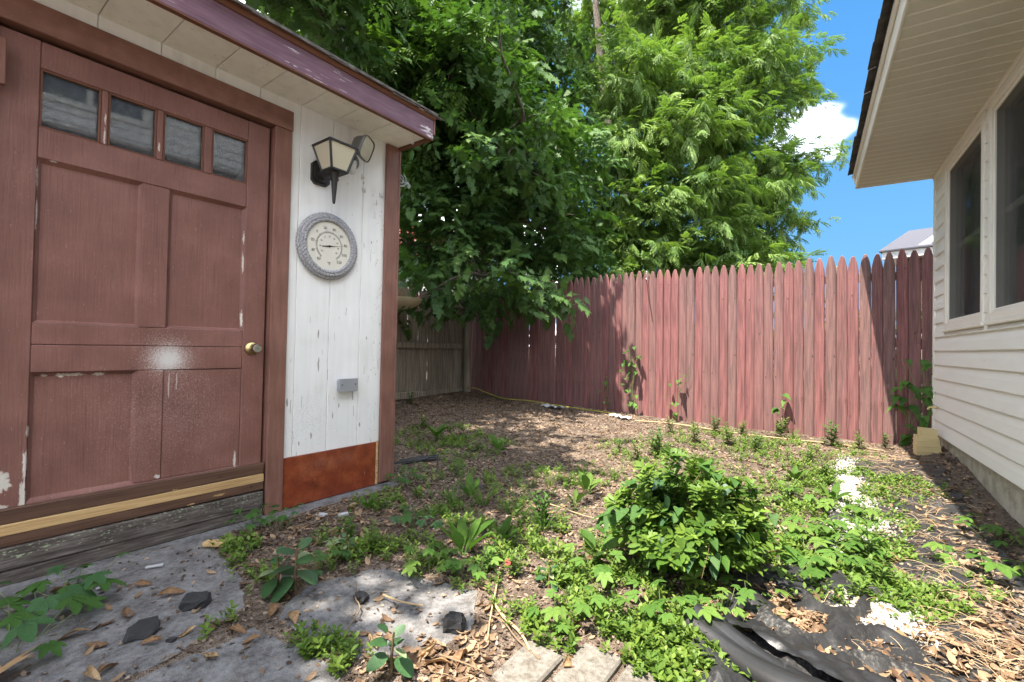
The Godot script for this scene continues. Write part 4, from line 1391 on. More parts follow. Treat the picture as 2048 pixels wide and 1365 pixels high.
func make_fences() -> void:
	var f := thing("picket_fence", "tall dark red stockade fence of pointed pickets along the back", "fence", "", Transform3D(Basis(), Vector3(0, 0, -5.70)))
	var shapes := []
	for k in 6:
		for wide in [0.0912, 0.0898]:
			var mb := MB.new()
			var o := picket_outline(wide, 1.95, 0.0100)
			# a board with eased front edges
			mb.prism(o, -0.018, -0.008)
			var inner := PackedVector2Array()
			for p in o:
				inner.append(Vector2(p.x * 0.80, p.y - (0.006 if p.y > 1.8 else 0.0)))
			for q in o.size():
				var q1 := (q + 1) % o.size()
				mb.face([Vector3(o[q].x, o[q].y, -0.008), Vector3(o[q1].x, o[q1].y, -0.008), Vector3(inner[q1].x, inner[q1].y, 0.0), Vector3(inner[q].x, inner[q].y, 0.0)], Vector3((o[q].x + o[q1].x) * 8.0, 0.0, 1.0))
			var tri := Geometry2D.triangulate_polygon(inner)
			for j in range(0, tri.size(), 3):
				mb.face([Vector3(inner[tri[j]].x, inner[tri[j]].y, 0), Vector3(inner[tri[j + 1]].x, inner[tri[j + 1]].y, 0), Vector3(inner[tri[j + 2]].x, inner[tri[j + 2]].y, 0)], Vector3(0, 0, 1))
			var nails := MB.new()
			for ny in [0.48, 1.08, 1.72]:       # nail heads
				for nx in [-0.024, 0.022]:
					nails.box(Vector3(nx + rf(-0.004, 0.004), ny + rf(-0.008, 0.008), 0.0005), Vector3(0.005, 0.005, 0.0016), 0.0)
			shapes.append(nails.mesh(M.rust, mb.mesh(M.picket[k])))
	var x := -5.09
	while x < 0.78:
		var right := soft(-2.0, 0.2, x)
		var m: Mesh = shapes[rng.randi_range(0, 5) * 2 + (1 if right > 0.3 else 0)]
		var top := 1.893 + 0.008 * sin(x * 2.1) + rf(-0.014, 0.012)
		piece("picket", m, f, Transform3D(Basis(Vector3.BACK, deg_to_rad(0.55) + rf(-0.0022, 0.0022)) * Basis(Vector3.RIGHT, rf(-0.006, 0.006)) * Basis(Vector3.UP, rf(-0.03, 0.03)), Vector3(x + 0.018, top - 1.95, rf(-0.004, 0.004))))
		x += 0.0915 + 0.0012 * right
	for y in [0.42, 1.02, 1.66]:
		var mb := MB.new()
		mb.span(Vector3(-5.1, y - 0.04, -0.062), Vector3(0.9, y + 0.04, -0.026), 0.004)
		part("rail", mb, M.greywood[1], f)
	for px in [-5.0, -2.6, -0.2, 0.86]:
		var mb := MB.new()
		mb.span(Vector3(px - 0.045, -0.1, -0.155), Vector3(px + 0.045, 1.80, -0.065), 0.006)
		part("post", mb, M.greywood[0], f)
	var g := thing("board_fence", "grey weathered board fence running back from the shed", "fence", "", Transform3D(Basis(Vector3.UP, PI / 2), Vector3(-5.10, 0, -5.62)))
	# local x runs towards the shed's far side (world -z is negative x), z faces the yard
	x = -0.02
	while x > -3.6:
		var w := rf(0.092, 0.108)
		var mb := MB.new()
		var l := 1.70 + rf(-0.02, 0.02)
		mb.box(Vector3(x - w / 2, 0.01 + l / 2, rf(-0.002, 0.002) - (0.010 if g.get_child_count() % 2 else 0.0)), Vector3(w - 0.001, l, 0.010), 0.003, Basis(Vector3.BACK, rf(-0.008, 0.008)) * Basis(Vector3.UP, rf(-0.04, 0.04)))
		part("board", mb, M.greywood[rng.randi_range(0, 2)], g)
		x -= w - rf(0.002, 0.008)
	for y in [[0.91, 0.085], [0.20, 0.10], [1.55, 0.085]]:
		var mb := MB.new()
		mb.box(Vector3(-1.8, y[0], 0.029), Vector3(3.6, y[1], 0.036), 0.004, Basis(Vector3.BACK, -0.006))
		part("rail", mb, M.greywood[1], g)
	var mb2 := MB.new()
	mb2.lathe(PackedVector2Array([Vector2(0.062, 0.0), Vector2(0.06, 0.8), Vector2(0.057, 1.62), Vector2(0.05, 1.635), Vector2(0.0, 1.64)]), 16, Transform3D(Basis(), Vector3(-0.09, 0.0, 0.10)))
	part("round_post", mb2, M.greywood[2], g)

func make_far_houses() -> void:
	var h := thing("neighbour_house", "distant house with white eaves and brown siding beyond the fence", "house", "", Transform3D(Basis(Vector3.UP, deg_to_rad(-14)), Vector3(0.78, 0, -18.0)))
	var mb := MB.new()
	mb.span(Vector3(0.12, -0.5, -7.0), Vector3(7.0, 3.75, 0.0), 0.01)
	part("wall", mb, M.greywood[1], h)
	var y := 2.0
	while y < 3.7:
		mb = MB.new()
		lap(mb, 0.12, 7.0, y, 0.14)
		part("siding_board", mb, M.umber, h)
		y += 0.14
	mb = MB.new()
	mb.span(Vector3(-0.15, 3.76, 0.30), Vector3(7.2, 3.98, 0.34), 0.01)
	part("fascia", mb, M.white_metal, h)
	mb = MB.new()
	mb.span(Vector3(-0.15, 3.755, -7.2), Vector3(7.2, 3.775, 0.299), 0.0)
	part("soffit", mb, M.steel_box, h)
	mb = MB.new()
	mb.prism(PackedVector2Array([Vector2(0.42, 3.98), Vector2(0.42, 4.02), Vector2(-3.4, 5.3), Vector2(-7.3, 4.02), Vector2(-7.3, 3.98)]), -7.25, 0.22, Transform3D(Basis(Vector3(0, 0, 1), Vector3(0, 1, 0), Vector3(-1, 0, 0)), Vector3.ZERO))
	part("roof", mb, M.far_roof, h)
	mb = MB.new()
	mb.prism(PackedVector2Array([Vector2(0.95, 4.02), Vector2(5.2, 4.02), Vector2(3.1, 5.6)]), -2.5, 0.1)
	part("gable_wall", mb, M.far_roof, h)
	for s in [[Vector2(0.75, 4.0), Vector2(3.1, 5.72)], [Vector2(5.45, 4.0), Vector2(3.1, 5.72)]]:
		mb = MB.new()
		mb.prism(PackedVector2Array([s[0], s[1], s[1] + Vector2(0, 0.16), s[0] + Vector2(-0.12 * signf(s[1].x - s[0].x), 0.10)]), 0.11, 0.16)
		part("rake_board", mb, M.white_metal, h)
	var r := thing("red_house", "sliver of a red and white house glimpsed through the leaves by the shed", "house", "", Transform3D(Basis(Vector3.UP, 0.6), Vector3(-15.5, 0, -12.5)))
	mb = MB.new()
	mb.span(Vector3(-3, -0.5, -4), Vector3(3, 4.6, 0), 0.01)
	part("wall", mb, M.white_metal, r)
	mb = MB.new()
	mb.prism(PackedVector2Array([Vector2(-3.3, 4.5), Vector2(3.3, 4.5), Vector2(0, 6.6)]), -4.3, 0.3)
	part("roof", mb, M.red_bit, r)
	for wx in [-1.6, 1.4]:
		mb = MB.new()
		mb.span(Vector3(wx - 0.5, 1.6, 0.001), Vector3(wx + 0.5, 3.0, 0.03), 0.01)
		part("window", mb, M.red_bit, r)

# ------------------------------------------------------------------ trees
const MAPLE_HALF := [[0.0, 0.0], [0.10, -0.10], [0.27, -0.16], [0.19, 0.03], [0.56, 0.02], [0.33, 0.20], [0.62, 0.46], [0.38, 0.42], [0.22, 0.46], [0.27, 0.74], [0.13, 0.70], [0.0, 1.05]]
func pts2(a: Array, s := 1.0) -> PackedVector2Array:
	var p := PackedVector2Array()
	for q in a:
		p.append(Vector2(q[0], q[1]) * s)
	return p

func maple_spray(leaves: int) -> ArrayMesh:      # a shoot along z carrying lobed leaves
	var mb := MB.new()
	var half := pts2(MAPLE_HALF)
	for k in leaves:
		var u := float(k) / (leaves - 1)
		var side := 1.0 if k % 2 == 0 else -1.0
		var root := Vector3(0, -0.05 * u * u, 0.30 * u)
		var dir := Vector3(side * rf(0.5, 1.1) * (1.0 - u * 0.7), rf(-0.35, 0.12), rf(0.15, 0.7) + u).normalized()
		var foot := root + dir * rf(0.05, 0.09)
		var s := rf(0.072, 0.118)
		var flat := Vector3(dir.x, dir.y - rf(0.15, 0.5), dir.z)
		mb.fan(Transform3D(aim(flat, s, rf(-0.45, 0.45)), foot), half, Vector2(0, 0.3), rf(0.02, 0.16), rf(0.1, 0.3))
	return mb.mesh(M.leaf)

func frond(mb: MB, t: Transform3D, pairs: int, length: float, leaf_l: float, leaf_w: float, sag: float) -> void:   # a feathered leaf
	var half := PackedVector2Array([Vector2(0, 0), Vector2(leaf_w * 0.5, leaf_l * 0.42), Vector2(0, leaf_l)])
	for k in pairs + 1:
		var u := (k + 1.0) / (pairs + 1.0)
		var c := Vector3(0, -sag * u * u * length, u * length)
		if k == pairs:
			mb.blade(t * Transform3D(aim(Vector3(0, -sag, 1)), c), half, 0.2, 0.0)
			continue
		for s in [-1.0, 1.0]:
			mb.blade(t * Transform3D(aim(Vector3(s * 1.0, -0.25 - sag * 0.6 + rf(-0.15, 0.15), 0.42)), c), half, 0.2, 0.5)

func locust_spray() -> ArrayMesh:
	var mb := MB.new()
	for k in 6:
		var u := k / 5.0
		var s := 1.0 if k % 2 == 0 else -1.0
		frond(mb, Transform3D(aim(Vector3(s * rf(0.6, 1.1) * (1.05 - u), rf(-0.5, 0.25), 0.5 + u)), Vector3(0, -0.03 * u, 0.26 * u)), 7, rf(0.13, 0.19), 0.044, 0.026, 0.35)
	return mb.mesh(M.locust_leaf)

func heaven_spray() -> ArrayMesh:
	var mb := MB.new()
	for k in 4:
		var a := k * 1.7 + rf(-0.3, 0.3)
		frond(mb, Transform3D(aim(Vector3(sin(a) * 0.9, rf(-0.1, 0.3), 0.35 + 0.6 * cos(a) * 0.6 + 0.4)), Vector3.ZERO), 7, rf(0.36, 0.52), 0.125, 0.046, 0.45)
	return mb.mesh(M.leaf)

func bough(mb: MB, a: Vector3, b: Vector3, r0: float, r1: float, wob: float, sides := 7) -> void:
	var path := []
	var rad := []
	var n := maxi(4, int(a.distance_to(b) / 0.35))
	var off := Vector3(rf(-1, 1), rf(0.1, 0.7), rf(-1, 1)) * wob
	for k in n + 1:
		var u := float(k) / n
		path.append(a.lerp(b, u) + off * sin(u * PI) + Vector3(rf(-1, 1), rf(-1, 1), rf(-1, 1)) * wob * 0.08 * (1.0 if k > 0 and k < n else 0.0))
		rad.append(lerpf(r0, r1, u))
	mb.tube(path, rad, sides, false)

# blobs: [x, y, z, half width, half height]; clumps of sprays hang from boughs that reach into each blob
func make_tree(called: String, label: String, foot: Vector3, fork: Vector3, r0: float, blobs: Array, spray: Mesh, clumps: float, per: int, clump_r: float, size: float, ca: Color, cb: Color, second := [], droop := 0.2) -> Node3D:
	var t := thing(called, label, "tree", "trees round the yard", Transform3D(Basis(), foot))
	var trunk := MB.new()
	var boughs := MB.new()
	var d := fork - foot
	bough(trunk, Vector3(0, -0.2, 0), d, r0, r0 * 0.7, 0.12, 12)
	for s in second:
		bough(trunk, d * float(s[0]), (s[1] as Vector3) - foot, r0 * float(s[2]), r0 * float(s[3]), 0.25, 10)
	var where := []
	var tint := []
	for b in blobs:
		var c := Vector3(b[0], b[1], b[2]) - foot
		var hub := d
		var near := d.distance_to(c)
		for s in second:
			var e: Vector3 = (s[1] as Vector3) - foot
			for q in [0.45, 0.75, 1.0]:
				var p := (d * float(s[0])).lerp(e, q)
				if p.distance_to(c) < near:
					near = p.distance_to(c)
					hub = p
		bough(boughs, hub, c, r0 * 0.26, 0.016, 0.22)
		var count := int(clumps * b[3] * b[3] * (b[4] + 0.4))
		for k in count:
			var dir := Vector3(rng.randfn(), rng.randfn(), rng.randfn()).normalized()
			var r := pow(rng.randf(), 0.42)
			var p := c + Vector3(dir.x * b[3], dir.y * b[4], dir.z * b[3]) * r
			if k % 3 == 0:
				bough(boughs, c.lerp(p, 0.05), p, 0.012, 0.004, 0.08, 4)
			for q in per:
				var o := Vector3(rng.randfn(), rng.randfn() * 0.55, rng.randfn()) * clump_r * 0.55
				var head := (dir * 0.5 + Vector3(rng.randfn(), rng.randfn() * 0.5, rng.randfn()) * 0.8 + Vector3(0, -droop, 0))
				where.append(Transform3D(aim(head, size * rf(0.75, 1.2), rf(-0.5, 0.5)), p + o))
				tint.append(ca.lerp(cb, clampf(rng.randfn(0.45, 0.28), 0, 1)))
	part("trunk", trunk, M.bark, t)
	part("boughs", boughs, M.bark, t)
	spread("crown", spray, where, tint, t)
	return t

const MAPLE := [[-4.09, 1.86, -4.79, 0.70, 0.38], [-4.53, 1.66, -4.34, 0.55, 0.32], [-3.41, 1.76, -4.98, 0.62, 0.33], [-4.94, 2.58, -5.02, 0.90, 0.60], [-3.86, 2.83, -5.82, 0.90, 0.60], [-5.37, 3.09, -4.69, 0.80, 0.60], [-4.53, 3.34, -5.56, 0.90, 0.60], [-3.87, 3.90, -6.54, 0.90, 0.60], [-5.49, 4.02, -5.08, 0.90, 0.60], [-4.79, 4.55, -6.10, 0.90, 0.70], [-5.27, 2.37, -4.53, 0.60, 0.50], [-3.72, 2.27, -6.19, 0.70, 0.45], [-5.79, 4.54, -6.35, 1.00, 0.80], [-3.55, 3.2, -4.6, 0.65, 0.4], [-3.6, 3.9, -4.9, 0.7, 0.45], [-3.45, 4.4, -4.3, 0.5, 0.35], [-4.2, 4.4, -4.2, 0.7, 0.4], [-3.4, 3.5, -4.95, 0.45, 0.3], [-6.4, 2.7, -6.6, 1.0, 0.9], [-4.6, 2.5, -7.6, 1.0, 0.8]]
const BRIGHT := [[-5.15, 7.06, -7.28, 1.00, 0.80], [-5.30, 5.99, -7.19, 0.90, 0.70], [-4.93, 5.42, -7.72, 0.90, 0.70], [-6.09, 7.58, -7.19, 1.00, 0.90], [-5.45, 8.62, -7.66, 1.20, 0.90], [-4.89, 6.63, -7.98, 0.70, 0.70], [-6.31, 6.62, -7.17, 1.00, 0.80], [-6.9, 5.4, -7.4, 1.0, 0.9], [-6.6, 4.2, -7.9, 1.0, 0.9], [-5.2, 4.3, -8.4, 1.0, 0.8]]
const HEAVEN := [[-5.40, 5.30, -4.01, 0.80, 0.60], [-4.73, 5.18, -4.51, 0.80, 0.60], [-4.82, 4.31, -4.08, 0.60, 0.45], [-4.51, 4.40, -4.81, 0.70, 0.50], [-6.00, 5.06, -3.94, 0.70, 0.50], [-4.98, 6.41, -4.93, 1.00, 0.60], [-5.82, 6.54, -4.29, 1.00, 0.60], [-4.42, 5.00, -5.36, 0.60, 0.50], [-4.96, 3.96, -4.48, 0.60, 0.40], [-7.01, 6.12, -4.04, 1.00, 0.60], [-6.3, 4.2, -4.6, 0.8, 0.6]]
const LOCUST := [[-4.07, 6.71, -9.34, 1.10, 0.80], [-3.10, 7.18, -10.30, 1.00, 0.70], [-2.20, 7.39, -11.34, 1.00, 0.70], [-1.33, 7.60, -12.36, 0.80, 0.60], [-4.07, 5.03, -8.87, 1.00, 0.70], [-3.16, 5.36, -9.54, 1.10, 0.70], [-2.39, 5.88, -10.86, 1.00, 0.70], [-1.66, 6.55, -11.88, 0.80, 0.60], [-3.57, 3.84, -9.02, 0.90, 0.60], [-2.65, 4.24, -9.94, 1.00, 0.70], [-1.94, 4.58, -11.21, 0.90, 0.60], [-1.47, 5.08, -12.05, 0.70, 0.50], [-0.73, 5.30, -12.35, 0.50, 0.30], [-3.61, 3.28, -9.74, 0.90, 0.50], [-2.49, 3.42, -10.57, 1.00, 0.55], [-1.64, 3.82, -11.95, 0.75, 0.60], [-2.60, 8.87, -11.65, 1.20, 0.80], [-3.87, 9.26, -11.19, 1.20, 0.80], [-1.58, 9.17, -12.65, 0.70, 0.60], [-4.39, 3.74, -8.90, 0.70, 0.60], [-3.32, 10.58, -11.70, 1.50, 0.90], [-3.3, 2.6, -9.3, 1.0, 0.6], [-2.2, 2.7, -10.6, 1.0, 0.6], [-4.3, 2.7, -8.6, 0.9, 0.7], [-2.9, 6.3, -11.0, 1.2, 1.0], [-2.3, 5.0, -12.0, 1.1, 0.9], [-1.9, 3.2, -12.6, 0.9, 0.7], [-6.2, 10.2, -12.2, 1.3, 1.0], [-5.2, 8.6, -12.6, 1.2, 1.0]]
# boughs of a maple behind the shed that reach over the roof and, out of view, over the near end of the yard to shade it
const OVERHANG := [[-4.65, 4.35, -2.77, 0.55, 0.30], [-4.9, 4.7, -2.2, 0.7, 0.4], [-4.2, 4.9, -2.6, 0.5, 0.3], [-3.3, 5.3, 0.5, 0.7, 0.4], [-2.95, 5.4, 0.1, 0.5, 0.3], [-2.75, 5.5, 1.15, 0.62, 0.35], [-3.3, 5.6, 1.6, 0.9, 0.5], [-2.35, 5.6, 1.55, 0.35, 0.25], [-2.4, 5.6, 2.1, 0.6, 0.35], [-4.6, 5.6, 0.3, 1.1, 0.6], [-5.3, 5.4, -1.2, 1.0, 0.6], [-3.6, 5.2, -1.0, 0.9, 0.4], [-2.9, 5.3, -0.75, 0.4, 0.25]]

func make_trees() -> void:
	var ms := maple_spray(9)
	make_tree("maple_tree", "dark green maple whose low boughs hang over the red fence corner", Vector3(-5.35, 0.1, -6.25), Vector3(-5.2, 2.3, -6.1), 0.13, MAPLE, ms, 36, 6, 0.30, 1.0, Color(0.055, 0.12, 0.036), Color(0.115, 0.20, 0.052), [[1.0, Vector3(-5.0, 5.0, -5.9), 0.65, 0.3], [0.8, Vector3(-3.9, 3.2, -5.6), 0.5, 0.2], [0.7, Vector3(-4.2, 1.9, -5.0), 0.35, 0.12]])
	make_tree("sunlit_maple", "bright sunlit maple rising behind the dark maple", Vector3(-6.2, 0, -8.3), Vector3(-5.7, 4.6, -8.0), 0.14, BRIGHT, ms, 32, 6, 0.32, 1.05, Color(0.055, 0.12, 0.036), Color(0.115, 0.20, 0.052), [[1.0, Vector3(-5.5, 8.5, -7.7), 0.6, 0.25]])
	make_tree("tree_of_heaven", "tree with long feathered leaves reaching over the shed roof", Vector3(-6.9, 0, -4.6), Vector3(-6.6, 4.4, -4.6), 0.12, HEAVEN, heaven_spray(), 42, 5, 0.34, 1.0, Color(0.06, 0.13, 0.03), Color(0.14, 0.235, 0.045), [[1.0, Vector3(-5.3, 6.3, -4.6), 0.6, 0.25]], 0.5)
	make_tree("locust_tree", "feathery yellow-green locust tree behind the red fence", Vector3(-4.4, 0, -11.6), Vector3(-4.6, 4.0, -11.2), 0.19, LOCUST, locust_spray(), 40, 7, 0.33, 1.1, Color(0.10, 0.185, 0.042), Color(0.24, 0.345, 0.09), [[1.0, Vector3(-5.6, 10.5, -10.8), 0.7, 0.4], [1.0, Vector3(-5.2, 10.5, -11.4), 0.55, 0.3], [0.95, Vector3(-2.6, 7.2, -10.9), 0.55, 0.2], [0.8, Vector3(-2.2, 4.4, -11.3), 0.45, 0.15]], 0.35)
	var hedge := []  # unseen greenery behind the fences, placed to close off sky in their gaps
	for k in 8:
		hedge.append([-4.2 + k * 0.8, 1.0 + 0.12 * sin(k * 2.1), -8.4 - 0.4 * sin(k * 1.3), 0.75, 0.80])
	var scrub := make_tree("unseen_scrub", "green scrub glimpsed through the gaps of the red fence", Vector3(-1.4, 0, -8.6), Vector3(-1.4, 0.4, -8.6), 0.05, hedge, ms, 34, 5, 0.3, 1.0, Color(0.055, 0.12, 0.036), Color(0.115, 0.20, 0.052))
	scrub.set_meta("category", "hedge")
	hedge = []
	for q in [[-5.6, -8.2], [-6.6, -7.4], [-6.7, -6.4], [-6.7, -5.2], [-6.7, -4.0], [-6.6, -2.9]]:
		hedge.append([q[0], 1.0, q[1], 0.72, 0.80])
	scrub = make_tree("unseen_scrub", "green scrub glimpsed through the gaps of the grey board fence", Vector3(-7.0, 0, -5.6), Vector3(-7.0, 0.4, -5.6), 0.05, hedge, ms, 34, 5, 0.28, 1.0, Color(0.055, 0.12, 0.036), Color(0.115, 0.20, 0.052))
	scrub.set_meta("category", "hedge")
	make_tree("overhanging_maple", "maple boughs leaning over the shed roof from behind it", Vector3(-6.4, 0, 0.4), Vector3(-5.9, 3.6, 0.2), 0.17, OVERHANG, ms, 62, 6, 0.28, 1.05, Color(0.055, 0.12, 0.036), Color(0.115, 0.20, 0.052), [[1.0, Vector3(-4.9, 4.7, -2.2), 0.5, 0.2], [1.0, Vector3(-2.8, 5.3, 0.6), 0.55, 0.2]])

# ------------------------------------------------------------------ black sheet and roll
func make_fabric() -> void:
	var f := thing("landscape_fabric", "torn black landscape fabric lying wrinkled beside the house", "fabric")
	var fold := FastNoiseLite.new()
	fold.seed = 8
	fold.frequency = 0.9
	fold.fractal_octaves = 3
	var rows := []
	for j in 150:
		var z := -4.75 + j * 0.0235
		var row := []
		var x0 := -0.13 + 0.05 * fold.get_noise_2d(z * 3.0, 5.0)
		if z > -2.35:
			x0 -= 0.24 * soft(-2.35, -1.95, z)
		var x1 := 0.50 + 0.03 * sin(z * 1.7) + 0.03 * fold.get_noise_2d(z * 3.0, 9.0)
		for k in 46:
			var x := lerpf(x0, x1, k / 45.0)
			var near := soft(-2.5, -1.9, z) * soft(0.25, 0.0, x)
			var ridge := 1.0 - absf(fold.get_noise_2d(x * 3.2 + z * 1.5, z * 2.0 - x * 1.1)) * 3.2
			var y := lie(x, z) + 0.018 + 0.010 * fold.get_noise_2d(x * 4, z * 4) + maxf(ridge, 0.0) * (0.008 + 0.030 * near)
			row.append(Vector3(x, y, z))
		rows.append(row)
	var mb := MB.new()
	mb.sheet(rows)
	part("sheet", mb, M.fabric, f)
	mb = MB.new()
	rows = []
	for k in 40:
		var u := k / 39.0
		var c := Vector3(lerpf(-0.415, 0.36, u), 0.05 - 0.008 * sin(u * 7.0), lerpf(-1.545, -1.28, u) + 0.025 * sin(u * 5.0))
		var ring := []
		for s in 22:
			var a := TAU * s / 22.0
			var r := 0.042 + 0.006 * sin(a * 2.0 + u * 6.0) + 0.006 * sin(u * 13.0 + a) - 0.012 * exp(-pow((fposmod(a + u * 1.1, TAU) - 1.7) * 3.0, 2.0))
			ring.append(c + Vector3(0.3 * cos(a) * r, sin(a) * r * (0.85 + 0.1 * sin(u * 9.0)), -cos(a) * r * 1.25))
		rows.append(ring)
	mb.sheet(rows, true)
	mb.face(rows[0], Vector3(-1, 0, 0))
	part("rolled_edge", mb, M.clean_fabric, f)
	mb = MB.new()
	rows = []
	for j in 16:           # the flap that comes out of the roll
		var row := []
		for k in 72:
			var u := k / 71.0
			var w := j / 15.0
			var p := Vector3(lerpf(-0.33, 0.36, u) + 0.05 * w, 0, lerpf(-1.56, -1.31, u) - 0.20 * w)
			p.y = lie(p.x, p.z) + 0.055 * pow(1.0 - w, 1.7) + 0.018 + 0.016 * fold.get_noise_2d(u * 9.0 + w * 2.0, w * 5.0 - u * 3.0) + 0.03 * maxf(0.0, sin(u * 8.0 - w * 3.0)) * w * (1.0 - w) * 3.0 + 0.012 * sin(u * 31.0 + w * 6.0) * w * (1.0 - w)
			row.append(p)
		rows.append(row)
	mb.sheet(rows)
	part("flap", mb, M.clean_fabric, f)

# ------------------------------------------------------------------ shrub and climbers
const HEART := [[0.0, 0.06], [0.10, -0.04], [0.26, -0.06], [0.36, 0.04], [0.36, 0.18], [0.30, 0.38], [0.19, 0.62], [0.08, 0.85], [0.0, 1.0]]
const OVAL := [[0.0, 0.0], [0.12, 0.10], [0.22, 0.28], [0.25, 0.48], [0.21, 0.70], [0.11, 0.90], [0.0, 1.0]]
const LANCE := [[0.0, 0.0], [0.05, 0.06], [0.10, 0.22], [0.145, 0.45], [0.13, 0.68], [0.07, 0.88], [0.0, 1.0]]
const ROUND := [[0.0, 0.0], [0.20, 0.06], [0.36, 0.25], [0.40, 0.48], [0.34, 0.72], [0.18, 0.92], [0.0, 1.0]]

func heart_leaf(s: float, bend: float, mat: Material) -> ArrayMesh:
	var mb := MB.new()
	mb.blade(Transform3D(Basis().scaled(Vector3.ONE * s), Vector3.ZERO), pts2(HEART), 0.22, bend)
	return mb.mesh(mat)

func whorl(n: int, l: float, up: float) -> ArrayMesh:
	var mb := MB.new()
	var half := PackedVector2Array([Vector2(0, 0), Vector2(0.10, 0.2), Vector2(0.19, 0.55), Vector2(0.15, 0.82), Vector2(0, 1.0)])
	for k in n:
		var a := k * 2.4 + rf(-0.3, 0.3)
		var h := rf(0.0, 0.35)
		mb.blade(Transform3D(aim(Vector3(cos(a), up + h, sin(a)), l * rf(0.75, 1.15)), Vector3(0, -l * 0.5 * (1.0 - float(k) / n), 0)), half, 0.25, rf(0.1, 0.4))
	return mb.mesh(M.leaf)

func make_shrub() -> void:
	var foot := Vector3(-0.55, 0.012, -1.98)
	var s := thing("shrub", "low leafy green shrub overgrown with heart-shaped bindweed leaves", "shrub", "", Transform3D(Basis(), foot))
	var stems := MB.new()
	var where := []
	var tint := []
	var tips := []
	for k in 270:
		var a := rf(0, TAU)
		var e := asin(clampf(rf(0.16, 1.0), 0, 1))
		var r := rf(0.74, 1.10) if k % 4 else rf(0.45, 0.8)
		var bulge := 1.0 + 0.17 * sin(a * 3.0 + 1.0) + 0.13 * sin(a * 5.0 + e * 4.0) + 0.08 * sin(a * 9.0 - e * 7.0)
		var p := Vector3(cos(a) * cos(e) * 0.265, 0.09 + sin(e) * 0.28, sin(a) * cos(e) * 0.265) * r * bulge
		if k % 3 == 0:
			bough(stems, Vector3(rf(-0.06, 0.06), 0, rf(-0.06, 0.06)), p, 0.006, 0.0025, 0.04, 5)
		tips.append(p)
		for q in 3:
			var o := Vector3(rng.randfn(), rng.randfn(), rng.randfn()) * 0.022
			where.append(Transform3D(aim(Vector3(rng.randfn() * 0.35, rng.randfn() * 0.35, 1.0), rf(0.75, 1.2)) * Basis(Vector3.RIGHT, 0.0), p + o))
			var d := (p + Vector3(0, 0.12, 0)).normalized()
			where[-1] = Transform3D(Basis(Quaternion(Vector3.UP, (d + Vector3(rng.randfn(), rng.randfn(), rng.randfn()) * 0.3 + Vector3(0, 0.35, 0)).normalized())) * Basis(Vector3.UP, rf(0, TAU)) * rf(0.75, 1.25), p + o)
			tint.append(Color(0.080, 0.165, 0.026).lerp(Color(0.20, 0.31, 0.05), clampf(rng.randfn(0.45, 0.3), 0, 1)))
	part("stems", stems, M.red_stem, s)
	spread("leaves", whorl(8, 0.050, 0.5), where, tint, s)
	var kinds := []
	for k in 6:
		kinds.append(heart_leaf(1.0, [0.15, 0.3, 0.05][k % 3], [M.green[0], M.dull_green, M.green[2]][k % 3]))
	for k in 105:
		var a := rf(0, TAU)
		var e := asin(clampf(rf(0.12, 0.98), 0, 1))
		var bulge := 1.0 + 0.13 * sin(a * 3.0 + 1.0) + 0.10 * sin(a * 5.0 + e * 4.0)
		var p := Vector3(cos(a) * cos(e) * 0.275, 0.09 + sin(e) * 0.29, sin(a) * cos(e) * 0.275) * bulge * rf(0.98, 1.10)
		var out := Vector3(cos(a) * cos(e), 0, sin(a) * cos(e))
		var dir := out * rf(0.3, 0.8) + Vector3(rf(-0.4, 0.4), -0.55 + sin(e) * 0.5, rf(-0.4, 0.4))
		piece("bindweed_leaf", kinds[k % 6], s, Transform3D(aim(dir, rf(0.045, 0.088), rf(-0.4, 0.4)), p))
	var strands := MB.new()
	for k in 14:
		var a := rf(0, TAU)
		var p := []
		var rr := []
		for q in 9:
			var u := q / 8.0
			p.append(Vector3(cos(a + u * 0.7) * (0.06 + 0.24 * u), 0.24 * sin(u * 2.8) + 0.02, sin(a + u * 0.7) * (0.06 + 0.24 * u)))
			rr.append(0.0012)
		strands.tube(p, rr, 4, false)
	part("bindweed_stems", strands, M.red_stem, s)

func make_vine(label: String, foot: Vector3, reach: Vector3, n: int, spread_x: float, size: float, wild := 0.03) -> void:
	var v := thing("climbing_vine", label, "vine", "vines climbing the back fence", Transform3D(Basis(), foot))
	var stems := MB.new()
	var leaf_kinds := [heart_leaf(1.0, 0.2, M.green[0]), heart_leaf(1.0, 0.1, M.green[2]), heart_leaf(1.0, 0.3, M.green[1])]
	for b in maxi(1, n / 9):
		var path := []
		var rad := []
		var sx := rf(-1, 1) * spread_x
		for q in 12:
			var u := q / 11.0
			path.append(Vector3(sx * u, 0, 0) + reach * u + Vector3(sin(u * 9.0 + b) * wild, 0, 0.012 + 0.012 * sin(u * 7.0)))
			rad.append(0.0025)
		stems.tube(path, rad, 5, false)
	part("stems", stems, M.stem, v)
	for k in n:
		var u := pow(rng.randf(), 0.8)
		var p := reach * u + Vector3(rf(-1, 1) * spread_x * (0.35 + u * 0.65) + sin(u * 9.0) * wild, rf(-0.03, 0.03), rf(0.02, 0.06))
		piece("leaf", leaf_kinds[k % 3], v, Transform3D(aim(Vector3(rf(-0.9, 0.9), rf(-0.8, 0.1), rf(0.3, 0.9)), size * rf(0.7, 1.2), rf(-0.5, 0.5)), p))

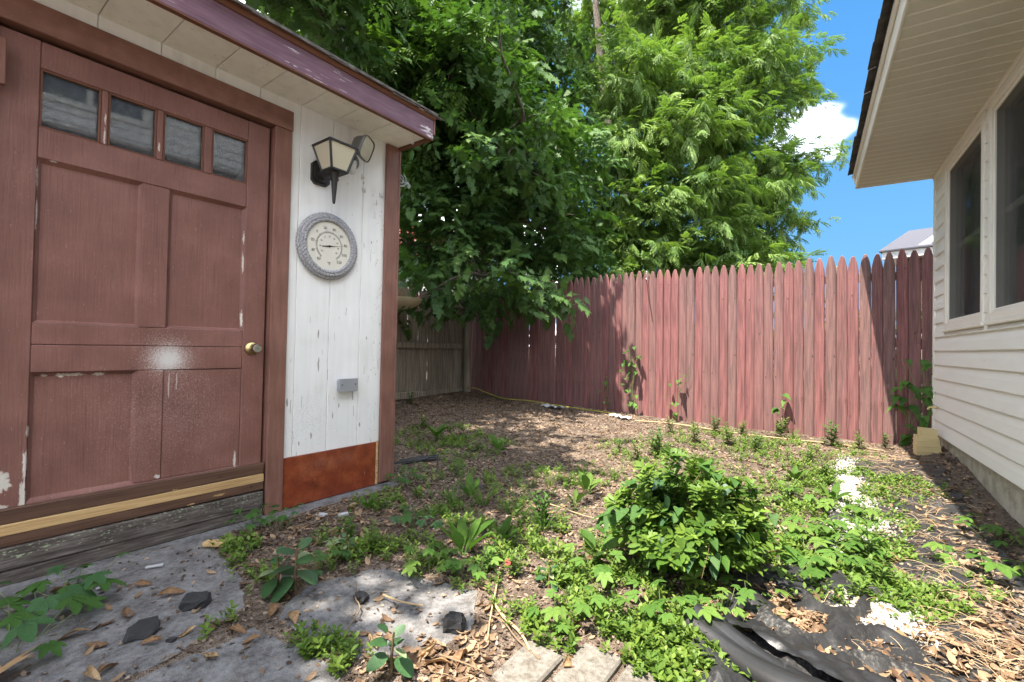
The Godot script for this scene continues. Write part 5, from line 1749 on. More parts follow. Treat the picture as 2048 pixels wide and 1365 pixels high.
func make_vines() -> void:
	make_vine("bindweed climbing the sunlit pickets next to the edge of the tree shadow", Vector3(-2.27, 0.09, -5.66), Vector3(-0.05, 0.85, 0), 34, 0.14, 0.075)
	make_vine("thin vine with few leaves on the shaded red pickets", Vector3(-2.66, 0.10, -5.66), Vector3(0.0, 0.42, 0), 9, 0.10, 0.07)
	make_vine("small vine with a few leaves at the foot of the sunlit pickets", Vector3(-1.76, 0.08, -5.66), Vector3(0.02, 0.60, 0), 13, 0.13, 0.07)
	make_vine("short sprig with two drooping leaves in the middle of the sunlit pickets", Vector3(-0.66, 0.07, -5.66), Vector3(0.0, 0.40, 0), 6, 0.06, 0.09)
	make_vine("dense large-leaved vine in the corner between fence and house", Vector3(0.38, 0.07, -5.60), Vector3(0.09, 0.80, 0.02), 44, 0.20, 0.105)
	make_vine("vine creeping up the cream corner of the house", Vector3(0.505, 0.20, -5.44), Vector3(0.02, 0.95, 0.0), 26, 0.04, 0.06, 0.012)

# ------------------------------------------------------------------ weeds
func place_name(x: float, z: float) -> String:
	if x < -1.9 and z > -1.0: return "beside the sill of the shed door"
	if x < -1.75 and z > -2.3: return "near the red kick panel of the shed"
	if x < -2.2: return "in the shade beyond the shed corner"
	if x > 0.3: return "at the foot of the house wall"
	if x > -0.35 and z < -1.95 and z > -4.2: return "along the strip of white gravel"
	if z < -4.3: return "in front of the sunlit pickets"
	if x > -1.0 and z > -2.0: return "in front of the leafy shrub"
	if z > -1.2: return "at the edge of the concrete slab"
	return "on the mulch between shed and shrub"

const DOCKS := [[-1.34, -1.48, 0.19], [-0.88, -1.83, 0.16], [-1.34, -2.62, 0.14], [-2.42, -3.11, 0.16], [-3.18, -3.10, 0.20], [-0.90, -2.03, 0.11], [-1.30, -1.70, 0.12], [-1.80, -2.04, 0.13], [-0.12, -3.35, 0.12], [-1.29, -2.37, 0.10], [-0.34, -3.73, 0.10], [-2.11, -1.57, 0.10]]
const SEEDLINGS := [[-1.58, -0.88, 0.17], [-1.64, -0.84, 0.13], [-1.00, -0.83, 0.12], [-1.69, -1.15, 0.08], [-0.91, -1.48, 0.08]]
const CREEPERS := [[-2.13, -0.31, 0.16], [-1.93, -0.23, 0.16], [-2.16, -0.40, 0.12], [-0.16, -2.35, 0.15], [-0.11, -2.68, 0.14], [-0.24, -2.68, 0.14], [-0.08, -2.29, 0.14], [-0.02, -2.52, 0.12], [-0.79, -1.64, 0.13], [-0.77, -1.33, 0.10], [-0.30, -1.82, 0.10], [-0.36, -1.67, 0.08], [-0.24, -2.12, 0.13], [-2.20, -1.14, 0.09], [-2.30, -1.06, 0.09], [-0.05, -3.15, 0.13], [-0.27, -3.23, 0.12], [-1.66, -1.02, 0.08], [0.44, -2.72, 0.16], [0.55, -3.20, 0.14], [-0.50, -1.53, 0.12], [-1.33, -1.28, 0.10], [-1.21, -1.38, 0.10], [-1.71, -1.54, 0.10], [-2.30, -1.96, 0.10]]
const HERBS := [[0.05, -2.52, 0.20], [-1.36, -3.87, 0.22], [-1.23, -4.57, 0.20], [-0.62, -5.38, 0.20], [-0.18, -5.22, 0.22], [-1.42, -3.63, 0.15], [-0.96, -4.66, 0.20], [-0.70, -4.50, 0.16], [-0.30, -4.41, 0.14], [-1.56, -4.88, 0.16], [-1.18, -5.13, 0.18], [-0.95, -5.27, 0.15], [-1.63, -3.76, 0.12], [0.07, -2.27, 0.14], [0.01, -2.09, 0.12], [-3.70, -3.41, 0.16], [-4.8, -4.2, 0.16], [0.02, -5.20, 0.15], [0.20, -5.36, 0.14], [-1.87, -1.29, 0.12], [-1.67, -1.26, 0.12], [-1.27, -2.00, 0.16], [-1.07, -1.49, 0.10], [-1.18, -1.45, 0.10], [-2.18, -2.34, 0.12], [-2.56, -2.98, 0.12], [-0.32, -3.24, 0.12], [-0.18, -3.93, 0.14]]
const TUFTS := [[-1.68, -2.01, 0.20], [-1.23, -1.93, 0.22], [-1.38, -3.97, 0.18], [0.11, -2.15, 0.12], [0.18, -2.31, 0.12], [-1.57, -2.95, 0.12], [-1.33, -2.99, 0.14], [-1.58, -2.56, 0.12], [-0.49, -5.33, 0.16], [-0.75, -4.06, 0.14], [-1.82, -1.92, 0.16], [-1.53, -2.16, 0.14]]
const COVER := [[-2.04, -0.81, 0.11, 60], [-1.78, -0.81, 0.09, 50], [-2.13, -0.91, 0.08, 40], [-3.26, -3.17, 0.45, 260], [-2.73, -3.08, 0.35, 200], [-1.83, -1.26, 0.16, 80], [-1.58, -1.19, 0.16, 80], [-1.95, -1.76, 0.20, 90], [-1.28, -1.34, 0.16, 80], [-1.54, -1.86, 0.22, 160], [-1.27, -1.65, 0.18, 90], [-0.87, -1.40, 0.16, 110], [-0.75, -1.35, 0.14, 90], [-0.82, -1.81, 0.18, 110], [-0.79, -1.57, 0.16, 90], [-1.43, -3.93, 0.40, 200], [-1.01, -4.76, 0.50, 260], [-0.40, -4.74, 0.45, 240], [-0.16, -3.43, 0.35, 200], [-0.25, -2.80, 0.35, 220], [-0.15, -2.29, 0.25, 200], [-0.02, -2.40, 0.16, 140], [0.10, -3.93, 0.28, 240], [0.07, -3.11, 0.16, 120], [0.09, -2.28, 0.15, 130], [0.15, -2.19, 0.13, 90], [0.05, -2.64, 0.14, 130], [-0.49, -1.46, 0.12, 120], [-0.42, -1.38, 0.10, 140], [-0.30, -1.31, 0.10, 150], [-1.18, -0.75, 0.07, 60], [-1.74, -2.56, 0.30, 110], [-1.54, -2.89, 0.25, 90], [-0.98, -2.15, 0.25, 120], [-0.96, -1.69, 0.20, 90], [-1.09, -1.58, 0.18, 90], [-2.40, -2.35, 0.25, 90], [-2.15, -1.71, 0.15, 50], [-1.52, -1.35, 0.14, 50], [-0.55, -1.68, 0.20, 130], [-0.63, -1.53, 0.16, 100], [-0.07, -4.01, 0.30, 160], [-1.74, -0.57, 0.05, 12], [-1.58, -0.61, 0.05, 12], [-1.29, -0.77, 0.06, 20], [-0.54, -3.64, 0.40, 120], [0.29, -2.45, 0.12, 30], [-1.13, -3.67, 0.35, 110]]

func make_plants() -> void:
	# docks: upright broad blades
	var blades := []
	for k in 4:
		var mb := MB.new()
		mb.blade(Transform3D(), pts2([[0.01, 0.0], [0.015, 0.2], [0.07, 0.3], [0.15, 0.48], [0.17, 0.66], [0.12, 0.85], [0.0, 1.0]]), 0.35, [0.15, 0.35, 0.5, 0.25][k])
		blades.append(mb.mesh(M.green[[1, 3, 0, 1][k]]))
	for d in DOCKS:
		var t := thing("dock_plant", "broad-leaved dock with upright leaves " + place_name(d[0], d[1]), "plant", "docks in the yard", Transform3D(Basis(Vector3.UP, rf(0, TAU)), ground_point(d[0], d[1])))
		for k in rng.randi_range(5, 7):
			var a := k * 2.4
			var up := rf(1.2, 3.5)
			piece("leaf", blades[rng.randi_range(0, 3)], t, Transform3D(aim(Vector3(cos(a), up, sin(a)), d[2] * rf(0.75, 1.2), rf(-0.3, 0.3)), Vector3(cos(a) * 0.008, 0.0, sin(a) * 0.008)))
	# seedlings: stem with paired oval leaves
	var oval := []
	for k in 3:
		var mb := MB.new()
		mb.blade(Transform3D(), pts2(ROUND if k < 2 else OVAL), 0.12, 0.25)
		oval.append(mb.mesh([M.dull_green, M.green[4], M.pale_under][k]))
	for d in SEEDLINGS:
		var t := thing("seedling", "young broad-leaved seedling " + place_name(d[0], d[1]), "plant", "seedlings by the path", Transform3D(Basis(Vector3.UP, rf(0, TAU)), ground_point(d[0], d[1])))
		var mb := MB.new()
		mb.tube([Vector3(0, -0.01, 0), Vector3(0.006, d[2] * 0.5, 0), Vector3(0, d[2], 0.004)], [0.005, 0.004, 0.003], 7)
		part("stem", mb, M.red_stem, t)
		for k in 9:
			var a := k * 2.2
			var h: float = d[2] * lerpf(0.35, 1.0, k / 8.0)
			piece("leaf", oval[1 if k % 4 == 1 else (2 if k % 5 == 4 else 0)], t, Transform3D(aim(Vector3(cos(a), lerpf(-0.5, 0.9, k / 8.0), sin(a)), d[2] * lerpf(0.56, 0.28, k / 8.0), rf(-0.3, 0.3)), Vector3(cos(a) * 0.012, h, sin(a) * 0.012)))
	# creepers: leaves of five leaflets on low stalks
	var palm := []
	for k in 6:
		var mb := MB.new()
		for q in 5:
			var a := (q - 2) * 0.95
			mb.blade(Transform3D(aim(Vector3(sin(a), -0.1, cos(a)), [0.62, 0.85, 1.0, 0.85, 0.62][q]), Vector3.ZERO), pts2(OVAL), 0.15, 0.25)
		palm.append(mb.mesh(M.green[[3, 1, 0, 2, 4, 2][k]]))
	for d in CREEPERS:
		var t := thing("creeper", "low creeper with five-fingered leaves " + place_name(d[0], d[1]), "plant", "creepers on the ground", Transform3D(Basis(Vector3.UP, rf(0, TAU)), ground_point(d[0], d[1])))
		var stalks := MB.new()
		for k in 11:
			var a := k * 2.4 + rf(-0.3, 0.3)
			var r: float = d[2] * sqrt(k / 11.0) * 1.15
			var p := Vector3(cos(a) * r, rf(0.035, 0.10), sin(a) * r)
			stalks.tube([Vector3(p.x * 0.4, 0.0, p.z * 0.4), p], [0.0014, 0.001], 4, false)
			piece("leaf", palm[rng.randi_range(0, 2) + (3 if d[0] < -1.6 else 0)], t, Transform3D(aim(Vector3(cos(a) + rf(-0.5, 0.5), rf(-0.3, 0.25), sin(a) + rf(-0.5, 0.5)), d[2] * rf(0.32, 0.52), rf(-0.3, 0.3)), p))  # creepers near the shed get darker greens, shade put into their colour
		part("stalks", stalks, M.stem, t).set_meta("kind", "stuff")
	# upright herbs with narrow leaves
	var protos := []
	for k in 3:
		var mb := MB.new()
		var st := MB.new()
		for b in 3 + k:
			var a := b * 2.1
			var lean := Vector3(cos(a) * 0.25, 1, sin(a) * 0.25) * rf(0.7, 1.0)
			st.tube([Vector3.ZERO, lean * 0.5, lean], [0.014, 0.011, 0.007], 5)
			for q in 15:
				var u := 0.12 + 0.88 * q / 14.0
				var w := q * 2.4 + b
				mb.blade(Transform3D(aim(Vector3(cos(w), 0.5 + u * 0.6, sin(w)), rf(0.26, 0.40) * (1.15 - u * 0.5)), lean * u), pts2(LANCE), 0.2, 0.4)
		protos.append([mb.mesh(M.green[[1, 3, 0][k]]), st.mesh(M.stem)])
	for d in HERBS:
		var t := thing("weed", "upright weed with narrow leaves " + place_name(d[0], d[1]), "plant", "upright weeds in the yard", Transform3D(turned(rf(0, TAU), rf(-0.1, 0.1), rf(-0.1, 0.1)), ground_point(d[0], d[1])))
		var q: Array = protos[rng.randi_range(0, 2)]
		var b := Basis().scaled(Vector3.ONE * float(d[2]))
		piece("leaves", q[0], t, Transform3D(b, Vector3.ZERO)).set_meta("kind", "stuff")
		piece("stems", q[1], t, Transform3D(b, Vector3.ZERO)).set_meta("kind", "stuff")
	# grass
	var tuft := []
	for k in 2:
		var mb := MB.new()
		for b in 34:
			var a := rf(0, TAU)
			var l := rf(0.5, 1.1)
			var half := PackedVector2Array([Vector2(0.012, 0.0), Vector2(0.014, 0.4 * l), Vector2(0.009, 0.75 * l), Vector2(0.0, l)])
			mb.blade(Transform3D(aim(Vector3(cos(a), rf(0.9, 3.5), sin(a))), Vector3(cos(a) * rf(0, 0.14), 0, sin(a) * rf(0, 0.14))), half, 0.3, rf(0.2, 0.7))
		tuft.append(mb.mesh([M.green[3], M.green[1]][k]))
	for d in TUFTS:
		var t := piece("grass_tuft", tuft[rng.randi_range(0, 1)], self, Transform3D(Basis(Vector3.UP, rf(0, TAU)).scaled(Vector3.ONE * float(d[2])), ground_point(d[0], d[1])))
		tag(t, "tuft of thin green grass " + place_name(d[0], d[1]), "grass", "grass tufts in the yard")
	# ground cover
	var sprig := MB.new()
	for k in 9:
		var a := k * 2.4
		sprig.blade(Transform3D(aim(Vector3(cos(a), 0.4 + k * 0.09, sin(a)), 0.017 * rf(0.8, 1.25)), Vector3(0, 0.0035 * k, 0)), PackedVector2Array([Vector2(0, 0), Vector2(0.22, 0.4), Vector2(0.2, 0.7), Vector2(0, 1)]), 0.2, 0.3)
	var sprig_mesh := sprig.mesh(M.leaf)
	var where := []
	var tint := []
	for c in COVER:
		var n := int(c[3] * (2.4 if c[0] > -0.45 else (1.2 if c[2] < 0.3 else 1.7)))
		for k in n:
			var a := rf(0, TAU)
			var r: float = c[2] * (sqrt(rng.randf()) + absf(rng.randfn(0, 0.22)))
			var x: float = c[0] + cos(a) * r
			var z: float = c[1] + sin(a) * r
			if x < -2.34 and z > -2.0 or in_slab(x, z) > 0.03 or z < -5.62 or lumps.get_noise_2d(x * 160 + 300, z * 160) < -0.16:
				continue
			where.append(Transform3D(turned(rf(0, TAU), rf(-0.4, 0.4), rf(-0.4, 0.4), rf(0.6, 1.35)), ground_point(x, z, rf(0.0, 0.008))))
			tint.append(Color(0.10, 0.19, 0.03).lerp(Color(0.22, 0.32, 0.055), rng.randf()))
	var o := spread("ground_cover", sprig_mesh, where, tint, self)
	tag(o, "low green chickweed spreading in patches over the soil", "ground cover")

# ------------------------------------------------------------------ odds and ends
func rock(size: Vector3, sd: int) -> MB:
	var mb := MB.new()
	var rows := []
	var n := FastNoiseLite.new()
	n.seed = sd
	n.frequency = 0.9
	for j in 9:
		var ph := PI * j / 8.0
		var ring := []
		for i in 14:
			var a := TAU * i / 14.0
			var d := Vector3(sin(ph) * cos(a), cos(ph), sin(ph) * sin(a))
			var q := Vector3(signf(d.x) * pow(absf(d.x), 0.55), signf(d.y) * pow(absf(d.y), 0.5), signf(d.z) * pow(absf(d.z), 0.55))
			ring.append(q * size * 0.5 * (1.0 + 0.45 * n.get_noise_3dv(d * 1.6) + 0.22 * n.get_noise_3dv(d * 6.0)))
		rows.append(ring)
	for j in 8:
		for i in 14:
			var p: Vector3 = rows[j][i]
			var i1 := (i + 1) % 14
			mb.face([p, rows[j][i1], rows[j + 1][i1]], p + Vector3(0, 0.0001, 0))
			mb.face([p, rows[j + 1][i1], rows[j + 1][i]], rows[j + 1][i])
	return mb

func curled(mat: Material, curl: float, sd: int) -> ArrayMesh:    # a dry leaf rolled in on itself
	var mb := MB.new()
	var rows := []
	for j in 9:
		var u := j / 8.0
		var w := 0.015 + 0.17 * sin(pow(u, 0.8) * PI) * (1.0 + 0.12 * sin(u * 17.0 + sd))
		var row := []
		for i in 7:
			var s := (i - 3) / 3.0
			var a := s * curl * (0.6 + 0.6 * u)
			row.append(Vector3(sin(a) * w / maxf(curl * 0.7, 0.5), (1.0 - cos(a)) * w / maxf(curl * 0.7, 0.5) + 0.10 * sin(u * 4.0 + sd) + 0.02 * sin(s * 9.0 + sd * u), u - 0.5))
		rows.append(row)
	mb.sheet(rows)
	return mb.mesh(mat)

func strand(mb: MB, pts: Array, r0: float, r1: float, sides := 6) -> void:
	var c := Curve3D.new()
	for k in pts.size():
		var a: Vector3 = pts[maxi(k - 1, 0)]
		var b: Vector3 = pts[mini(k + 1, pts.size() - 1)]
		c.add_point(pts[k], (a - b) * 0.16, (b - a) * 0.16)
	var path := []
	var rad := []
	var n := maxi(10, int(c.get_baked_length() / 0.03))
	for k in n + 1:
		var u := float(k) / n
		path.append(c.sample_baked(u * c.get_baked_length(), true))
		rad.append(lerpf(r0, r1, u))
	mb.tube(path, rad, sides)

const DRY := [[-1.50, -0.65], [-1.43, -0.66], [-1.45, -0.56], [-1.52, -0.77], [-1.45, -0.80], [-1.35, -0.77], [-1.91, -0.61], [-1.60, -0.37], [-1.75, -0.38], [-1.60, -0.34], [-1.86, -0.35], [-1.88, -0.48], [-2.22, -0.38], [-2.06, -0.57], [-1.60, -0.63], [-1.62, -0.56], [-1.65, -0.48], [-1.77, -1.50], [-2.21, -1.29], [-1.89, -1.21], [-2.24, -1.18], [-1.75, -0.87], [-1.15, -0.88], [-0.92, -0.93], [-0.98, -0.88], [-0.99, -0.95], [-0.89, -0.98], [-0.64, -1.19], [-0.07, -2.91], [0.20, -2.07], [0.23, -1.95], [0.32, -2.12], [0.34, -2.00], [0.16, -1.92], [0.11, -1.88], [0.12, -2.57], [-0.15, -1.81], [-0.19, -1.85], [-0.07, -1.74], [-0.80, -1.88], [-0.87, -1.77], [-0.53, -1.32], [-2.18, -1.51], [-2.19, -2.10], [-1.71, -2.31], [-2.80, -2.78], [-1.47, -1.55]]

func make_small_things() -> void:
	var curls := []
	for k in 8:
		curls.append(curled(M.dry[k % 4], [0.8, 1.4, 2.2, 1.1][k % 4], k))
	for d in DRY:
		var y := 0.022 if d[0] > -0.2 else 0.008
		var o := piece("dry_leaf", curls[rng.randi_range(0, 7)], self, Transform3D(turned(rf(0, TAU), rf(-0.15, 0.15), rf(-0.5, 0.5), rf(0.05, 0.105)), ground_point(d[0], d[1], y)))
		var where := "on the concrete path slab" if in_slab(d[0], d[1]) > -0.05 else place_name(d[0], d[1])
		tag(o, "curled brown dry leaf lying " + where, "leaf", "curled dry leaves")
	# the big lobed leaf in the near corner
	var mb := MB.new()
	mb.fan(Transform3D(turned(1.0, -0.1, 0.2, 0.17), ground_point(-1.80, -0.20, 0.02)), pts2(MAPLE_HALF), Vector2(0, 0.3), 0.35, 0.1)
	single("fallen_maple_leaf", "large reddish brown lobed leaf in the near corner of the path", "leaf", mb, M.dry[0])
	mb = MB.new()
	mb.fan(Transform3D(turned(0.4, 0.1, 0.1, 0.09), ground_point(-1.86, -1.22, 0.02)), pts2(MAPLE_HALF), Vector2(0, 0.3), 0.2, 0.2)
	single("green_maple_leaf", "fallen pale green lobed leaf near the red kick panel", "leaf", mb, M.pale_under)
	# lumps of asphalt and stone
	for q in [[-1.78, -0.64, 0.085, 0.04, 0.075, "jagged black asphalt lump standing on the slab by the shed"], [-1.74, -0.485, 0.11, 0.02, 0.075, "flat slate-grey asphalt piece on the near path slab"], [-1.375, -1.0, 0.055, 0.03, 0.035, "small brick-shaped dark stone on the half-sunlit slab"], [-1.01, -1.085, 0.07, 0.05, 0.06, "grey square-cut stone at the sunlit end of the slab"], [-2.72, -2.45, 0.32, 0.03, 0.10, "flat dark stone beside the shed corner"], [-1.62, -0.52, 0.025, 0.012, 0.018, "tiny dark pebble on the near path slab"], [-1.93, -2.2, 0.14, 0.02, 0.08, "flat black scrap lying on the mulch past the kick panel"]]:
		var o := piece("stone", rock(Vector3(q[2], q[3], q[4]), int(q[2] * 999)).mesh(M.asphalt), self, Transform3D(turned(rf(0, TAU), 0.0, rf(-0.1, 0.1)), ground_point(q[0], q[1], q[3] * 0.35)))
		tag(o, q[5], "stone")
	# scraps of wood, paper and plastic
	for q in [[-2.20, -0.44, 0.045, 0.006, 0.012, 0.3, "longer white paint chip beside the shed sill"], [-2.15, -0.47, 0.035, 0.005, 0.013, -0.6, "short white paint chip beside the shed sill"], [-2.19, -0.64, 0.06, 0.006, 0.014, 0.9, "white splinter of painted wood near the shed sill"], [-2.22, -1.36, 0.06, 0.01, 0.03, 0.2, "crumpled white scrap below the kick panel"], [-2.12, -1.42, 0.05, 0.012, 0.022, 1.2, "pale torn scrap on the mulch below the kick panel"]]:
		mb = MB.new()
		mb.box(ground_point(q[0], q[1], 0.008), Vector3(q[2], q[3], q[4]), 0.001, turned(q[5], 0.1, 0.1))
		single("white_scrap", q[6], "scrap", mb, M.paper)
	for q in [[-3.22, -5.25, 0.16, "pale crumpled paper lying under the shaded pickets"], [-2.27, -5.24, 0.13, "pale crumpled paper at the edge of the tree shadow"]]:
		mb = MB.new()
		var rows := []
		for j in 7:
			var row := []
			for i in 9:
				row.append(ground_point(q[0] + (i - 4) * q[2] * 0.24, q[1] + (j - 3) * q[2] * 0.13, 0.012 + rf(0, 0.03)))
			rows.append(row)
		mb.sheet(rows)
		single("paper_scrap", q[3], "paper", mb, M.paper)
	mb = MB.new()
	mb.box(ground_point(-2.21, -0.86, 0.018), Vector3(0.10, 0.022, 0.035), 0.004, turned(0.5, 0.0, 0.1))
	single("wood_offcut", "short brown wood offcut at the right end of the door sill", "wood", mb, M.raw_wood)
	var pk := piece("red_scrap", rock(Vector3(0.028, 0.022, 0.022), 5).mesh(M.red_bit), self, Transform3D(Basis(), ground_point(-1.11, -1.50, 0.03)))
	tag(pk, "tiny crumpled pink scrap among the weeds by the long twig", "scrap")
	# twigs
	for q in [[[[-1.14, -1.48], [-1.06, -1.36], [-0.99, -1.25], [-0.93, -1.16], [-0.88, -1.09]], 0.0035, 0.0025, "long straight dry twig lying across another one on the bare soil"], [[[-0.99, -1.26], [-0.92, -1.22], [-0.83, -1.19], [-0.76, -1.14]], 0.006, 0.004, "thick pale dry stalk crossing the long twig on the bare soil"], [[[-0.97, -1.20], [-0.90, -1.19], [-0.82, -1.16], [-0.72, -1.13]], 0.003, 0.002, "thin dark twig beside the thick pale stalk"], [[[-1.46, -1.04], [-1.38, -0.98], [-1.31, -0.95], [-1.25, -0.86]], 0.003, 0.002, "thin dark twig on the shaded slab"], [[[-1.32, -1.05], [-1.24, -1.06], [-1.17, -1.10]], 0.004, 0.003, "short brown twig at the shadow edge on the slab"], [[[-0.94, -0.95], [-0.86, -0.97], [-0.80, -0.98]], 0.0028, 0.002, "small twig near the paver edge"], [[[-1.62, -2.15], [-1.40, -2.24], [-1.15, -2.20], [-0.95, -2.22]], 0.0035, 0.002, "long bent stalk lying on the mulch left of the shrub"], [[[-2.0, -1.35], [-1.92, -1.28], [-1.84, -1.2], [-1.78, -1.1]], 0.006, 0.004, "strip of bark on the mulch near the kick panel"]]:
		var pts := []
		for p in q[0]:
			pts.append(ground_point(p[0], p[1], 0.010 + rf(0, 0.008)))
		mb = MB.new()
		strand(mb, pts, q[1], q[2])
		single("twig", q[3], "twig", mb, M.dry_twig if q[1] > 0.0033 else M.twig)
	# hose along the fence, and a dry root in front of the sunlit pickets
	mb = MB.new()
	var pts := []
	for p in [[-4.98, -5.50, 0.07], [-4.75, -5.45, 0.09], [-4.5, -5.42, 0.06], [-4.2, -5.45, 0.02], [-3.8, -5.5, 0.015], [-3.3, -5.47, 0.012], [-2.8, -5.5, 0.012], [-2.4, -5.4, 0.01]]:
		pts.append(ground_point(p[0], p[1], p[2]))
	strand(mb, pts, 0.008, 0.008, 8)
	single("garden_hose", "thin yellow hose lying along the foot of the shaded pickets", "hose", mb, M.hose)
	mb = MB.new()
	pts = []
	for p in [[-2.05, -5.15], [-1.7, -5.30], [-1.26, -5.27], [-0.88, -5.27], [-0.44, -5.24], [-0.13, -5.28], [0.16, -5.2]]:
		pts.append(ground_point(p[0], p[1], 0.012))
	strand(mb, pts, 0.009, 0.005)
	single("dry_stalk", "long dry stalk lying in front of the sunlit pickets", "stalk", mb, M.dry_twig)
	# the cream plastic drain pieces against the house
	var e := thing("drain_elbow", "pale yellow corrugated downspout elbow standing against the house corner", "drain pipe", "", Transform3D(turned(deg_to_rad(8), 0.0, 0.10), ground_point(0.46, -5.02, -0.01)))
	mb = MB.new()
	mb.prism(PackedVector2Array([Vector2(-0.085, 0.0), Vector2(0.07, 0.0), Vector2(0.065, 0.14), Vector2(-0.068, 0.155)]), -0.055, 0.055)
	var low := part("lower_section", mb, M.yellow_plastic, e)
	for k in 3:
		mb = MB.new()
		mb.box(Vector3(-0.005, 0.03 + k * 0.042, 0.0), Vector3(0.160 - k * 0.008, 0.010, 0.118), 0.004, Basis(Vector3.BACK, -0.05))
		part("ridge", mb, M.yellow_plastic, low)
	mb = MB.new()
	mb.prism(PackedVector2Array([Vector2(-0.045, 0.145), Vector2(0.06, 0.14), Vector2(0.062, 0.20), Vector2(-0.04, 0.215)]), -0.045, 0.045)
	part("upper_section", mb, M.yellow_plastic, e)
	# the bowl that hangs on the grey fence
	var pl := thing("hanging_planter", "cream bowl-shaped planter with dry stalks on the grey board fence", "planter", "", Transform3D(Basis(), Vector3(-4.80, 1.36, -3.98)))
	mb = MB.new()
	mb.lathe(PackedVector2Array([Vector2(0.0, 0.0), Vector2(0.10, 0.012), Vector2(0.20, 0.05), Vector2(0.265, 0.105), Vector2(0.285, 0.145), Vector2(0.275, 0.15), Vector2(0.25, 0.115), Vector2(0.0, 0.08)]), 28)
	part("bowl", mb, M.cream_clay, pl)
	mb = MB.new()
	for k in 70:
		var a := rf(0, TAU)
		var r := rf(0.0, 0.2)
		var b := Vector3(cos(a) * r, 0.1, sin(a) * r)
		mb.tube([b, b + Vector3(cos(a) * 0.05, rf(0.12, 0.34), sin(a) * 0.05)], [0.004, 0.002], 4, false)
	part("dry_stalks", mb, M.twig, pl)
	mb = MB.new()
	mb.prism(PackedVector2Array([Vector2(-0.29, 0.13), Vector2(0.10, 0.02), Vector2(-0.27, -0.30)]), -0.02, 0.02, Transform3D(Basis(Vector3.UP, PI / 2), Vector3(-0.1, 0, -0.05)))
	part("bracket", mb, M.inside, pl)
	# the hook that hangs over a picket, and a dark strip modelled as its long shadow
	var hk := thing("fence_hook", "small metal hook with a hanging dark cord over a sunlit picket", "hook", "", Transform3D(Basis(), Vector3(-2.14, 1.85, -5.69)))
	mb = MB.new()
	strand(mb, [Vector3(0, -0.03, -0.035), Vector3(0, 0.05, -0.03), Vector3(0, 0.045, 0.02), Vector3(0, -0.05, 0.03), Vector3(0.012, -0.075, 0.06), Vector3(0.0, -0.05, 0.075)], 0.005, 0.005, 7)
	part("hook", mb, M.nickel, hk)
	mb = MB.new()
	mb.tube([Vector3(0.005, -0.06, 0.035), Vector3(0.03, -0.25, 0.034), Vector3(0.06, -0.42, 0.033), Vector3(0.092, -0.60, 0.03)], [0.005, 0.004, 0.0035, 0.003], 6)
	part("shadow_strip", mb, M.black_ink, hk)

# ------------------------------------------------------------------ mulch, fallen leaves, straw, gravel
const GRAVEL := [[-0.07, -4.41, 0.05], [-0.05, -3.96, 0.05], [-0.03, -3.53, 0.06], [0.01, -3.25, 0.06], [0.08, -3.12, 0.07], [-0.03, -2.95, 0.05], [-0.03, -2.71, 0.05], [-0.02, -2.46, 0.05], [0.01, -2.32, 0.06], [0.05, -2.21, 0.07], [0.08, -2.10, 0.07], [0.10, -1.98, 0.08], [0.07, -2.00, 0.06], [-0.04, -2.33, 0.05], [-0.06, -4.2, 0.05], [-0.04, -3.75, 0.05], [-0.01, -3.4, 0.06], [-0.03, -2.85, 0.05]]

func on_fabric(x: float, z: float) -> bool:
	return x > -0.13 - 0.24 * soft(-2.35, -1.95, z) and x < 0.5 and z > -4.75 and z < -1.25

func rest(x: float, z: float) -> Vector3:
	return ground_point(x, z, 0.020 if on_fabric(x, z) else 0.0)

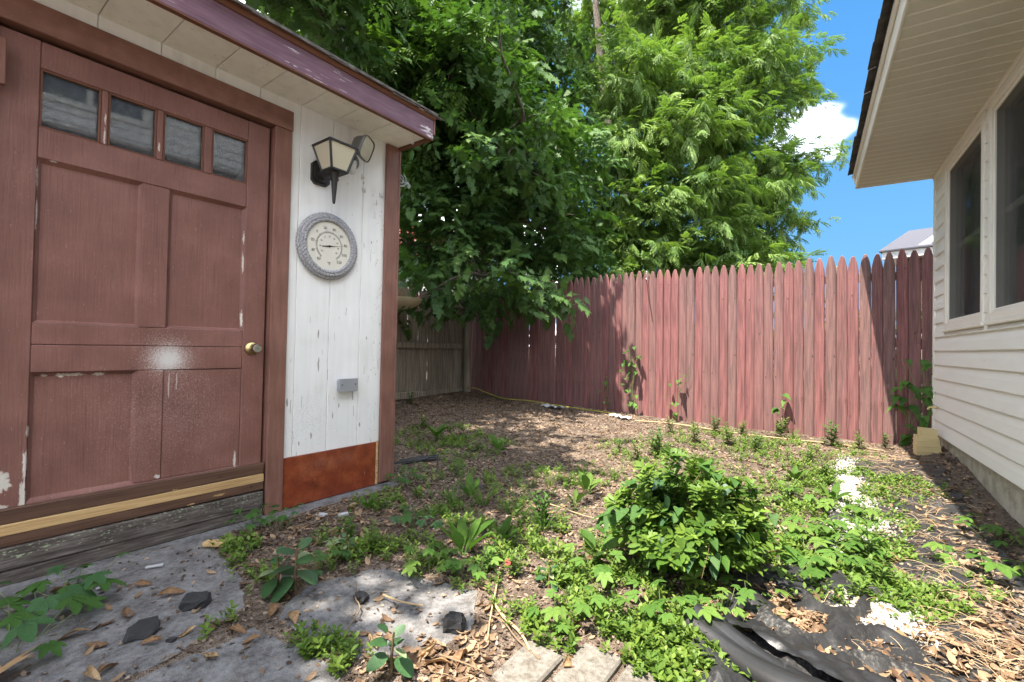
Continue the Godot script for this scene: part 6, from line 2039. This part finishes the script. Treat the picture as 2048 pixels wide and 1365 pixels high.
func make_litter() -> void:
	# bark chips
	var chips := []
	for k in 2:
		var mb := MB.new()
		mb.sheet([[Vector3(-0.5, 0, -0.2), Vector3(0, 0.1, -0.3), Vector3(0.5, 0, -0.15)], [Vector3(-0.45, 0.08, 0), Vector3(0, 0.16, 0), Vector3(0.55, 0.05, 0)], [Vector3(-0.4, 0, 0.25), Vector3(0.05, 0.06, 0.3), Vector3(0.45, -0.02, 0.2)]])
		chips.append(mb.mesh(M.litter))
	var where := []
	var tint := []
	for k in 60000:
		var near := k % 2 == 0
		var x := rf(-2.4, 0.6) if near else rf(-5.05, 0.62)
		var z := rf(-3.2, 0.0) if near else rf(-5.66, -1.5)
		if x < -2.34 and z > -2.02:
			continue
		var ins := in_slab(x, z)
		var pav := x > -0.80 and x < -0.25 and z > -1.29
		if (ins > 0.0 and rng.randf() > 0.16) or (pav and rng.randf() > 0.10) or (on_fabric(x, z) and x < 0.36 and rng.randf() > 0.22):
			continue
		var s := rf(0.006, 0.020) * (1.25 if not near else 1.0)
		where.append(Transform3D(turned(rf(0, TAU), rf(-0.6, 0.6), rf(-0.6, 0.6), s), rest(x, z) + Vector3(0, 0.003, 0)))
		var c := Color(0.065, 0.043, 0.031).lerp(Color(0.34, 0.26, 0.195), pow(rng.randf(), 1.9))
		tint.append(c)
	var o := spread("mulch", chips[0], where, tint, self)
	tag(o, "brown bark mulch scattered over the soil of the yard", "mulch")
	# small dry leaves
	where = []
	tint = []
	for k in 7000:
		var x := rf(-5.0, 0.62)
		var z := rf(-5.62, -0.2)
		if k % 3 == 0:          # thick along the house, in the far corner and on the near soil
			var q: Array = [[0.42, -3.2, 0.10, 1.2], [-4.0, -4.7, 0.8, 0.6], [-0.95, -0.95, 0.16, 0.10], [0.28, -1.95, 0.14, 0.18], [-0.10, -1.75, 0.12, 0.10], [-2.0, -1.35, 0.25, 0.25]][rng.randi_range(0, 5)]
			x = q[0] + rng.randfn() * q[2]
			z = q[1] + rng.randfn() * q[3]
		if (x < -2.34 and z > -2.02) or x > 0.62 or z < -5.64 or x < -5.05 or (in_slab(x, z) > 0.0 and rng.randf() > 0.22) or (on_fabric(x, z) and x < 0.3 and z < -2.05 and rng.randf() > 0.3) or (x > -0.8 and x < -0.25 and z > -1.28):
			continue
		where.append(Transform3D(turned(rf(0, TAU), rf(-0.5, 0.5), rf(-0.5, 0.5), rf(0.02, 0.052)), rest(x, z) + Vector3(0, 0.008, 0)))
		tint.append(Color(0.11, 0.065, 0.04).lerp(Color(0.38, 0.265, 0.165), pow(rng.randf(), 1.4)))
	var lf := curled(M.litter, 0.8, 3)
	o = spread("fallen_leaves", lf, where, tint, self)
	tag(o, "small dry brown leaves scattered over the yard", "leaves")
	# straw and dead stems
	where = []
	tint = []
	var mb := MB.new()
	var rows := []
	for j in 7:
		var u := j / 6.0
		var c := Vector3(0.10 * sin(u * 3.0), 0.10 * sin(u * PI), u - 0.5)
		rows.append([c + Vector3(-0.008, 0, 0), c + Vector3(0, 0.009, 0), c + Vector3(0.008, 0, 0)])
	mb.sheet(rows)
	var st := mb.mesh(M.straw)
	for k in 3600:
		var x := rf(-4.9, 0.6)
		var z := rf(-5.62, -0.7)
		if k % 2 == 0:
			var q: Array = [[0.05, -4.8, 0.30, 0.35], [0.28, -2.2, 0.12, 0.3], [-1.4, -3.2, 0.45, 0.6], [0.25, -3.6, 0.12, 0.7]][rng.randi_range(0, 3)]
			x = q[0] + rng.randfn() * q[2]
			z = q[1] + rng.randfn() * q[3]
		if (x < -2.34 and z > -2.02) or x > 0.62 or z < -5.64 or in_slab(x, z) > 0.0 or (x > -0.8 and x < -0.25 and z > -1.28):
			continue
		where.append(Transform3D(turned(rf(0, TAU), rf(-0.2, 0.2), rf(-1, 1), rf(0.03, 0.12)), rest(x, z) + Vector3(0, 0.006, 0)))
		tint.append(Color(0.22, 0.15, 0.09).lerp(Color(0.48, 0.36, 0.22), rng.randf()))
	o = spread("straw", st, where, tint, self)
	tag(o, "dry straw and dead stems strewn over the mulch", "straw")
	# white gravel
	where = []
	tint = []
	for g in GRAVEL:
		for k in 420:
			var x: float = g[0] + rng.randfn() * g[2] * 0.75
			var z: float = g[1] + rng.randfn() * (0.14 if g[1] < -2.6 else 0.07)
			where.append(Transform3D(turned(rf(0, TAU), rf(-1, 1), rf(-1, 1), rf(0.003, 0.0085)), rest(x, z) + Vector3(0, 0.004, 0)))
			tint.append(Color(1, 1, 1).lerp(Color(0.72, 0.68, 0.62), rng.randf()))
	o = spread("gravel", rock(Vector3(1.6, 1.0, 1.3), 3).mesh(M.pebble), where, tint, self)
	tag(o, "strip of white marble gravel along the black fabric", "gravel")
